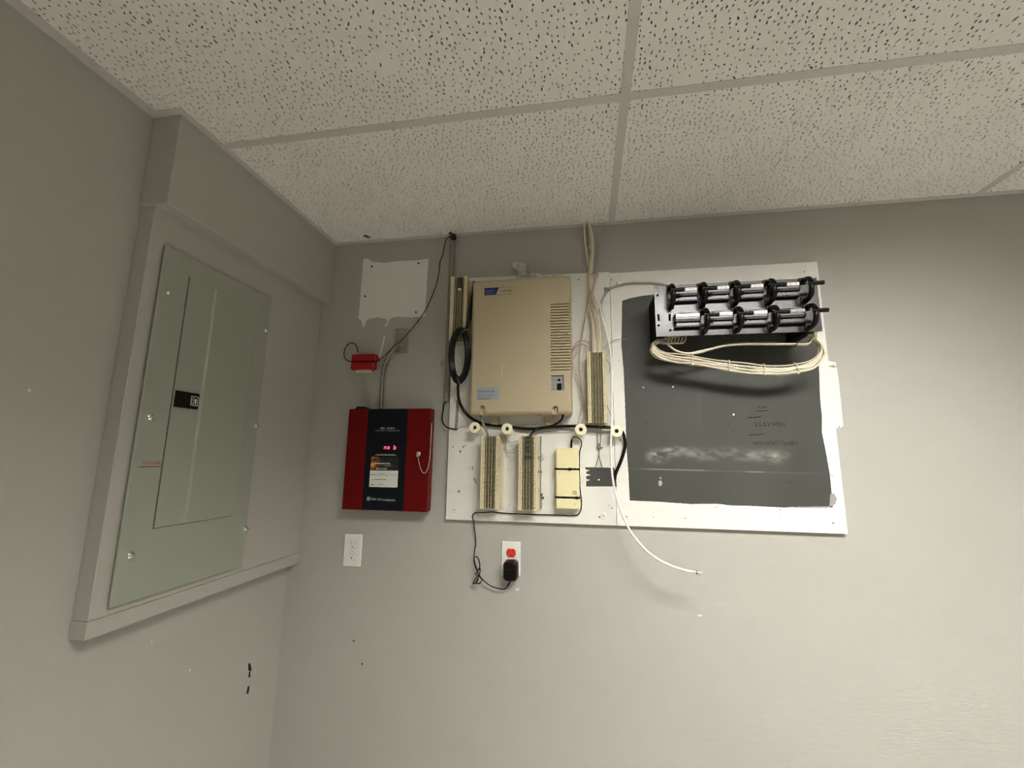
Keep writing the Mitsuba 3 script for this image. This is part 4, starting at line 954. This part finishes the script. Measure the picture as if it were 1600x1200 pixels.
for i, (pts, t) in enumerate(zip(loops, ('second lowest fine wire loop left of the terminal block by the gray rod', 'topmost fine wire loop left of the terminal block by the gray rod', 'lowest fine wire loop left of the terminal block by the gray rod', 'second highest fine wire loop left of the terminal block by the gray rod'))):
    k = nk('looped_fine_wire')
    add(k, tube(pts, .0009, 5), 'wire_gray', smooth=True)
    tag(k, t, 'wire')
add('side_wire', tube([(0.8340, -0.0600, 1.6319), (0.8392, -0.0600, 1.6048), (0.8419, -0.0600, 1.5778), (0.8389, -0.0600, 1.5531), (0.8384, -0.0600, 1.5086), (0.8392, -0.0600, 1.4624)], .0012, 5), 'wire_brown', smooth=True)
tag('side_wire', 'thin dark wire along the right edge of the left lower terminal block', 'wire')

# ---------------------------------------------------------------- cable bundle coming down from the ceiling
bun = []
rngb = np.random.default_rng(12)
ends = np.linspace(925.5, 939.5, 7)
tags9 = []
for i, ex in enumerate(ends):
    o = (i - 3) / 3.0
    j = rngb.uniform(-.5, .5, 3)
    top = [np.array((1.1693, -0.0180, 2.5063)) + (.0022 * (i % 3 - 1), -.006 * (i // 3), .06), np.array((1.1693, -0.0180, 2.5063)) + (.0022 * (i % 3 - 1), -.006 * (i // 3), 0.004)]
    col = lambda px: px
    bunx = .0052 * (i % 3 - 1)
    bd = .020 + .0056 * (i // 3)
    P1 = np.array((1.1802, -0.0200, 2.4373)); P2 = np.array((1.1799, -0.0200, 2.3634)); P3 = np.array((1.1723, -0.0200, 2.2807)); P4 = np.array((1.1725, -0.0200, 2.2294))
    pts = top + [np.array([q[0] + bunx, -bd - (BD if q is P4 or q is P3 else 0.0), q[2]]) for q in (P1, P2, P3, P4)]
    m1, m2, m3_ = np.array((1.1791, -0.0400, 2.1560)), np.array((1.1892, -0.0450, 2.0874)), np.array((1.1922, -0.0550, 2.0240))
    sp_ = (ex - 932.5) / 430.0
    pts += [np.array([m1[0] + bunx + sp_ * .75 + .0015 * j[0], -bd - .020 - .002 * i % 3, m1[2]]), np.array([m2[0] + sp_ * 1.05 + .003 * j[1], -.045 - .006 * (i % 2), m2[2]]), np.array([m3_[0] + sp_ + .002 * j[2], -.058 - .004 * (i % 2), m3_[2]])]
    e = np.array([1.1915 + (ex - 932.5) / 445.0, -.066, 1.9646])
    pts.append(e)
    k = nk('bundled_cable')
    add(k, tube(pts, .0034, 8, .005), 'cable_cream' if i % 3 else 'cable_cream_dark', smooth=True)
    labels[k] = {'label': 'cream cable in the bundle dropping from the ceiling to the terminal block', 'category': 'cable', 'group': 'cream cables dropping from the ceiling'}
add('stray_cable', tube([np.array((1.1570, -0.0250, 2.5060)) + (0, 0, .05)] + [(1.1570, -0.0220, 2.5077), (1.1540, -0.0220, 2.4757), (1.1557, -0.0220, 2.4301), (1.1598, -0.0220, 2.3848), (1.1662, -0.0220, 2.3372), (1.1700, -0.0300, 2.2868), (1.1703, -0.0450, 2.2497)], .0040), 'cable_cream', smooth=True)
tag('stray_cable', 'thicker pale cable bowing left of the bundle at the ceiling', 'cable')
add('slanting_thin_wire', tube([np.array((1.2267, -0.0150, 2.5031)) + (0, 0, .02)] + [(1.2267, -0.0150, 2.5031), (1.2195, -0.0150, 2.4555), (1.2107, -0.0150, 2.3899), (1.1999, -0.0150, 2.3330), (1.1927, -0.0300, 2.2956), (1.1886, -0.0360, 2.2727)], .0016, 6), 'cable_palegray', smooth=True)
tag('slanting_thin_wire', 'thin gray wire slanting from the ceiling into the top of the bundle', 'wire')
for (q, r) in (((1.1780, -0.0280, 2.3936), .0125), ((1.1732, -0.0480, 2.2786), .0125), ((1.1780, -0.0550, 2.1704), .0125)):
    add(nk('bundle_tie'), torus(q, r, .0014, (.03, 0, 1)), 'cable_cream', smooth=True)
tag('bundle_tie', 'uppermost tie around the cream cable bundle, against the gray wall', 'cable tie')
tag('bundle_tie_001', 'tie around the cream cable bundle at the top edge of the backboard', 'cable tie')
tag('bundle_tie_002', 'lowest tie around the cream cable bundle, beside the vent slots', 'cable tie')
wt = []
rr = np.random.default_rng(8)
c = np.array((1.1884, -0.0500, 2.2768))
p = [c + rr.normal(0, 1, 3) * (.007, .004, .007) for _ in range(16)]
add('knotted_wire_tie', tube(p, .0010, 5), 'wire_brown', smooth=True)
tag('knotted_wire_tie', 'small knot of dark wire on the cable bundle at the board top', 'wire tie')
brown = [[(1.1905, -0.0500, 2.2666), (1.1852, -0.0500, 2.2342), (1.1677, -0.0620, 2.1806), (1.1528, -0.0620, 2.1200), (1.1427, -0.0620, 2.0671), (1.1351, -0.0550, 2.0260), (1.1297, -0.0500, 1.9796), (1.1268, -0.0500, 1.9368), (1.1264, -0.0500, 1.9085), (1.1325, -0.0500, 1.8615), (1.1385, -0.0500, 1.8151), (1.1467, -0.0500, 1.7692), (1.1506, -0.0500, 1.7351), (1.1369, -0.0500, 1.7149)], [(1.1927, -0.0520, 2.2630), (1.1873, -0.0520, 2.2282), (1.1699, -0.0640, 2.1748), (1.1561, -0.0640, 2.1143), (1.1449, -0.0640, 2.0616), (1.1361, -0.0550, 2.0212), (1.1253, -0.0500, 1.9917), (1.1086, -0.0400, 1.9682), (1.1025, -0.0400, 1.9444), (1.1057, -0.0400, 1.9252), (1.1190, -0.0400, 1.8870), (1.1299, -0.0400, 1.8492), (1.1404, -0.0400, 1.7980), (1.1443, -0.0400, 1.7589), (1.1302, -0.0400, 1.7202)]]
for b, mm, t in zip(brown, ('wire_brown', 'wire_pink'), ('brown wire running from the bundle knot down beside the vents', 'paler pinkish wire running beside the brown one down past the vents')):
    k = nk('brown_wire')
    add(k, tube(b, .0020, 6), mm, smooth=True)
    tag(k, t, 'wire')
for pts, t in (([(1.1029, -0.0350, 1.9889), (1.1090, -0.0350, 2.0081), (1.1232, -0.0350, 2.0222), (1.1395, -0.0350, 2.0265), (1.1578, -0.0500, 2.0146), (1.1687, -0.0650, 1.9936)], 'upper arched brown wire between the vents and the right terminal block'), ([(1.1028, -0.0350, 1.9792), (1.1112, -0.0350, 2.0008), (1.1277, -0.0350, 2.0124), (1.1439, -0.0350, 2.0094), (1.1575, -0.0500, 1.9978), (1.1662, -0.0650, 1.9819)], 'lower arched brown wire between the vents and the right terminal block')):
    k = nk('arched_wire')
    add(k, tube(pts, .0014, 6), 'wire_brown', smooth=True)
    tag(k, t, 'wire')
for pts, t in (([(1.1583, -0.0600, 1.7953), (1.1425, -0.0400, 1.7887), (1.1333, -0.0400, 1.7750), (1.1261, -0.0400, 1.7475), (1.1187, -0.0300, 1.7164)], 'pale wire from the left side of the right terminal block down to the third spool'), ([(1.2160, -0.0600, 1.9863), (1.2264, -0.0400, 2.0054), (1.2432, -0.0300, 2.0195), (1.2616, -0.0300, 2.0261), (1.2821, -0.0300, 2.0278), (1.2986, -0.0220, 2.0282)], 'hair-thin wire reaching right from the bundle onto the gray area'), ([(1.2195, -0.0600, 1.9463), (1.2315, -0.0400, 1.9387), (1.2355, -0.0400, 1.9221), (1.2334, -0.0300, 1.9054)], 'short dark wire curl right of the bundled terminal block'), ([(1.2178, -0.0600, 1.7879), (1.2265, -0.0500, 1.7687), (1.2347, -0.0500, 1.7461), (1.2427, -0.0500, 1.7192)], 'thin dark wire from the bundled terminal block to the rightmost spool'), ([(1.2087, -0.0550, 2.1492), (1.2191, -0.0500, 2.0967), (1.2268, -0.0500, 2.0433), (1.2325, -0.0500, 2.0002), (1.2340, -0.0500, 1.9717)], 'thin gray wire beside the white coaxial cable above the terminal block')):
    k = nk('loose_wire')
    add(k, tube(pts, .0011, 5), 'cable_gray' if 'dark' in t else 'wire_gray', smooth=True)
    tag(k, t, 'wire')
for pts, t in (([(1.1867, -0.0600, 1.7230), (1.1874, -0.0300, 1.6914), (1.1873, -0.0240, 1.6578), (1.1902, -0.0240, 1.6354), (1.1909, -0.0240, 1.6175), (1.1787, -0.0240, 1.5686)], 'left thin gray wire below the bundled terminal block, crossing the small gray patch'), ([(1.1976, -0.0600, 1.7230), (1.1983, -0.0300, 1.6914), (1.1973, -0.0260, 1.6578), (1.1923, -0.0260, 1.6354), (1.1907, -0.0260, 1.6131), (1.2007, -0.0260, 1.5667)], 'right thin gray wire below the bundled terminal block, crossing the small gray patch')):
    k = nk('patch_wire')
    add(k, tube(pts, .0015, 6), 'cable_gray', smooth=True)
    tag(k, t, 'wire')
kx2, kz2 = 1.1912, 1.6420
add('wire_clamp', cat(bx(kx2 - .006, kx2 + .006, kz2 - .009, kz2 + .009, BD, .033, .002), bx(kx2 + .004, kx2 + .013, kz2 - .007, kz2 - .002, .024, .028, .001)), 'cable_gray')
tag('wire_clamp', 'small gray clamp pinching two thin wires above the small gray patch', 'clamp')

# white coaxial cable with its end connector
coax = [(1.2045, -0.0500, 2.1610), (1.2105, -0.0500, 2.1215), (1.2208, -0.0500, 2.0724), (1.2328, -0.0500, 2.0120), (1.2391, -0.0550, 1.9633), (1.2409, -0.0550, 1.9049), (1.2394, -0.0600, 1.8352), (1.2364, -0.0640, 1.7559), (1.2330, -0.0800, 1.7038), (1.2296, -0.0800, 1.6560), (1.2283, -0.0800, 1.6087), (1.2301, -0.0800, 1.5599), (1.2339, -0.0850, 1.5182), (1.2402, -0.0850, 1.4831), (1.2507, -0.0950, 1.4433), (1.2653, -0.1000, 1.4041), (1.2815, -0.1080, 1.3702), (1.3042, -0.1080, 1.3397), (1.3312, -0.1180, 1.3119), (1.3640, -0.1240, 1.2900), (1.4002, -0.1300, 1.2753), (1.4334, -0.1300, 1.2658), (1.4562, -0.1350, 1.2631)]
add('coaxial_cable__sheath', tube(coax, .0036, 10), 'cable_white', smooth=True)
e0, e1 = np.array(coax[-1]), np.array((1.4832, -0.1370, 1.2619))
u = (e1 - e0) / np.linalg.norm(e1 - e0)
L_ = np.linalg.norm(e1 - e0)
prof = [(0, .0042), (.30, .0042), (.301, .0050), (.45, .0050), (.451, .0034), (.55, .0034), (.551, .0052), (.80, .0052), (.801, .0044), (1.0, .0044)]
add('coaxial_cable__connector', sweep(np.array([e0 + u * L_ * t for t, _ in prof]), np.array([r for _, r in prof]), 12), 'chrome', smooth=40, label='chrome end connector')
add('coaxial_cable__connector_ring', sweep(np.array([e0 + u * L_ * .46, e0 + u * L_ * .55]), .0055, 12), 'black_plastic', smooth=40, label='black ring on the connector')
tag('coaxial_cable', 'white coaxial cable hanging past the board with a chrome end connector', 'cable')
# gray cable over the top of the right board
add('gray_feed_cable', tube([(1.2066, -0.0400, 2.1398), (1.2124, -0.0300, 2.1729), (1.2226, -0.0250, 2.1993), (1.2372, -0.0250, 2.2212), (1.2562, -0.0250, 2.2315), (1.2843, -0.0250, 2.2387), (1.3192, -0.0250, 2.2442), (1.3651, -0.0250, 2.2428), (1.4104, -0.0250, 2.2376), (1.4473, -0.0300, 2.2247), (1.4712, -0.0500, 2.2006)], .0040), 'cable_palegray', smooth=True)
tag('gray_feed_cable', 'gray cable arching from the bundle to the black patch panel', 'cable')
for (q, t) in (((1.2781, -0.0180, 2.2458), 'white cable clip on the arching gray cable'), ((1.2329, -0.0180, 2.2230), 'dark clip on the arching gray cable near the bundle')):
    k = nk('cable_clip')
    add(k, cat(bx(q[0] - .008, q[0] + .010, q[2] - .005, q[2] + .005, BD, BD + .014, .002), lathe([(0, 0), (.004, 0), (.004, .004), (0, .005)], q[0] - .006, q[2] + .007, BD, 10)), 'strip_white' if 'white' in t else 'cable_gray')
    tag(k, t, 'cable clip')

# ---------------------------------------------------------------- black patch panel on its wall bracket
QD = .185
hx0, hx1, hz0, hz1 = 1.3761, 1.8633, 1.9897, 2.1624
hs = [('round', 1.3864, 2.1301), ('round', 1.3849, 2.0274), ('slot', 1.3861, 2.0544), ('slot', 1.4209, 2.0529), ('round', 1.4208, 2.0098), ('round', 1.4203 , 1.9992)]
plate = sbox(hx0, hz0, hx1, hz1)
for kind, x, z in hs[:5]:
    plate = plate.difference(Point(x, z).buffer(.0042, 6) if kind == 'round' else sbox(x - .0034, z - .012, x + .0034, z + .012))
add('patch_bay__faceplate', prism(plate, QD - .003, QD), 'black_panel', label='glossy black faceplate')
add('patch_bay__bracket', cat(bx(hx0 + .006, hx0 + .030, hz0 + .006, hz1 - .012, BD, QD - .004, .001), bx(hx1 - .030, hx1 - .006, hz0 + .006, hz1 - .012, BD, QD - .004, .001), bx(hx0 + .006, hx1 - .006, hz1 - .03, hz1 - .012, BD, BD + .004), bx(hx0 + .045, hx1 - .045, hz0 + .015, hz1 - .018, QD - .05, QD - .004)), 'black_matte', label='black wall bracket behind')
mods_top = [(1049,1090.5), (1098,1141.5), (1152,1195), (1205,1249.5)]
mods_bot = [(1050.5,1092), (1102,1144), (1154,1197.5), (1209,1254)]
HXS, HXB = 1.6260, 1.6185
mp = (1.6372 - 1.6185) / 10
def mx(px):
    return HXB + mp * (px - 1150)
def module(px0, px1, zc, blank, row, idx):
    k = nk('patch_bay__jack_module')
    a, b = mx(px0), mx(px1)
    add(k + '__housing', cat(bx(a, b, zc - .0225, zc + .0225, QD, QD + .010, .0015), bx(a, b, zc - .006, zc + .0225, QD + .010, QD + .022, .0015), bx(a, b, zc - .0225, zc - .0190, QD, QD + .018)), 'black_plastic')
    z0, z1 = zc + .0105, zc + .0205
    lab = hull([(x, -(QD + d), z) for x in (a + .003, b - .003) for d, z in ((.0238, z0), (.0230, z1), (.0215, z0), (.0215, z1))])
    add(k + '__label_strip', lab, 'strip_white' if idx != 7 else 'cable_palegray', label='white label strip' if idx != 7 else 'gray label strip')
    w = b - a
    if blank != 'blank':
        add(k + '__label_print', cat(*[text_on_wall(t, a + w * f0, zc + .0130, .0050, QD + .0238, .0003, width=w * .10) for f0, t in ((.30, blank + '1'), (.46, blank + '2'), (.62, blank + '3'), (.78, blank + '4'))]), 'cable_gray')
    add(k + '__channel', bx(a + .003, b - .003, zc + .002, zc + .0095, QD + .0215, QD + .0236), 'black_panel', label='glossy black strip')
    teeth = []
    n = 6
    for t in range(n):
        x = a + .004 + (w - .008) * (t + .5) / n
        tw = (w - .008) / n
        teeth.append(prism([(x - tw * .5, zc - .0185), (x + tw * .5, zc - .0185), (x + tw * .5, zc - .0115), (x + tw * .22, zc - .0085), (x - tw * .22, zc - .0085), (x - tw * .5, zc - .0115)], QD + .010, QD + .0190))
    add(k + '__wire_guide', cat(*teeth), 'black_panel', label='glossy scalloped wire guide')
    add(k + '__latch_tab', bx((a + b) / 2 - .022, (a + b) / 2 + .016, zc + .0225, zc + .0270, QD, QD + .012, .001), 'black_matte')
    add(k + '__rivet', lathe([(0, 0), (.0030, 0), (.0030, .002), (0, .003)], (a + b) / 2 + .024, zc + .0265, QD, 10), 'steel', smooth=40)
ztop = (2.1470 + 2.0966) / 2
zbot = (2.0609 + 2.0109) / 2
for i, (a, b) in enumerate(mods_top):
    module(a, b, ztop, 'D', 'upper', i)
for i, (a, b) in enumerate(mods_bot):
    module(a, b, zbot, 'blank' if i == 0 else 'V', 'lower', 4 + i)
def ring_meshes():
    pth = spline([(0, 0, .034), (0, -.022, .033), (0, -.044, .024), (.001, -.052, .010)], .003)
    low = spline([(.001, -.052, -.002), (0, -.052, -.014), (0, -.046, -.032), (0, -.028, -.042), (0, -.008, -.040), (0, 0, -.034)], .003)
    return cat(sweep(pth, .0074, 10), sweep(low, .0074, 10)), cat(box3(-.010, .010, -.007, 0, .024, .046, .001), box3(-.010, .010, -.007, 0, -.046, -.024, .001)), sweep([(-.006, -.052, .004), (.034, -.052, .004)], .0072, 10)
RM = [mikit.ply(m, 'black_plastic', smooth=50) for m in ring_meshes()]
ring_px = [(1046.5, 0), (1097.5, 0), (1149, 0), (1203, 0), (1258, 0), (1098, 1), (1150, 1), (1204, 1), (1260, 1)]
for i, (px, row) in enumerate(ring_px):
    k = nk('patch_bay__cable_ring')
    x = mx(px)
    z = (ztop, zbot)[row]
    tw = T().translate([x, -QD, z]).scale([1, 1, .88])
    for n, m in zip(('hook', 'foot', 'crossbar'), RM):
        scene[k + '__' + n] = {**m, 'to_world': tw}
tag('patch_bay', 'black wall-mounted patch panel at the top of the gray area', 'patch panel')

# coil of cream cables hanging under the patch panel
rngk = np.random.default_rng(21)
low = [(1.3815, -0.1300, 1.9877), (1.3724, -0.1300, 1.9681), (1.3820, -0.1300, 1.9501), (1.4121, -0.1300, 1.9361), (1.4522, -0.1300, 1.9285), (1.4920, -0.1300, 1.9220), (1.5508, -0.1300, 1.9108), (1.6029, -0.1300, 1.8999), (1.6562, -0.1300, 1.8912), (1.7071, -0.1300, 1.8848), (1.7594, -0.1300, 1.8826), (1.8025, -0.1300, 1.8867), (1.8421, -0.1300, 1.8971), (1.8716, -0.1300, 1.9190), (1.8809, -0.1300, 1.9394), (1.8777, -0.1300, 1.9624), (1.8610, -0.1300, 1.9797)]
upr = [(1.8610, -0.1300, 1.9797), (1.8449, -0.1300, 1.9656), (1.8040, -0.1300, 1.9659), (1.7385, -0.1300, 1.9691), (1.6621, -0.1300, 1.9706), (1.6036, -0.1300, 1.9682), (1.5577, -0.1300, 1.9578), (1.5234, -0.1300, 1.9481), (1.4832, -0.1300, 1.9428), (1.4494, -0.1300, 1.9525), (1.4299, -0.1300, 1.9684), (1.4145, -0.1300, 1.9888), (1.4093, -0.1300, 2.0089)]
nl = 18
for i in range(nl):
    a, b = rngk.uniform(-1, 1), rngk.uniform(-1, 1)
    off = np.array([0, .012 * a, .011 * b])
    pts = []
    for j, q in enumerate(low):
        t = j / (len(low) - 1)
        mid = 1 - abs(2 * t - 1)
        cx_, cz_ = (np.mean([p[0] for p in low]), np.mean([p[2] for p in low]))
        spread = .0065 + .008 * (1 - mid)
        out = np.array([(q[0] - cx_) * .020 * b * (1 - mid), 0, -.004 * b])
        pts.append(np.array(q) + (0, spread * a, -.0115 * b * mid ** .3) + out + rngk.normal(0, .0012, 3))
    if i % 3 == 0:
        for j, q in enumerate(upr[1:]):
            pts.append(np.array(q) + (0, .006 * a, .004 * b) + rngk.normal(0, .0010, 3))
    elif i % 3 == 1:
        s0, s1 = 1.4058 + .004 * i, 1.8430 + .002 * i
        pts = [np.array([s0, -.13, hz0 + .02])] + pts[1:] + [np.array([s1, -.13, hz0 + .01])]
    else:
        s0 = 1.4140 + .0035 * i
        pts = [np.array([s0 + .004, -.15, hz0 + .02]), np.array([s0 - .006, -.145, hz0 - .012])] + pts
        pts += [np.array([1.8491 + .0015 * i, -.14, hz0 + .012])]
    k = nk('coiled_cream_cable')
    add(k, tube(pts, .0027, 7, .006), ('cable_cream', 'cable_cream', 'cable_cream_dark')[i % 3], smooth=True)
    labels[k] = {'label': 'cream cable in the tied coil hanging under the black patch panel', 'category': 'cable', 'group': 'cream cables coiled under the patch panel'}
for (q, ax_, t) in (((1.4920, -0.1300, 1.9220), (1, 0, -.25), 'first'), ((1.6029, -0.1300, 1.8999), (1, 0, -.15), 'second'), ((1.7071, -0.1300, 1.8848), (1, 0, -.06), 'third'), ((1.8025, -0.1300, 1.8867), (1, 0, .25), 'fourth')):
    k = nk('coil_tie')
    add(k, cat(torus(q, .0185, .0014, ax_), box3(q[0] - .002, q[0] + .003, q[1] - .017, q[1] - .010, q[2] - .021, q[2] - .015, .001)), 'cable_cream', smooth=True)
    tag(k, 'pale tie on the lower run of the cream cable coil, %s from the left' % t, 'cable tie')
add('coil_black_wire', tube([(1.8030, -0.1300, 1.9543), (1.8129, -0.1400, 1.9681), (1.8224, -0.1500, 1.9796), (1.8376, -0.1600, 1.9949)], .0013, 5), 'black_rubber', smooth=True)
tag('coil_black_wire', 'thin black wire slanting from the coil up to the patch panel right end', 'wire')
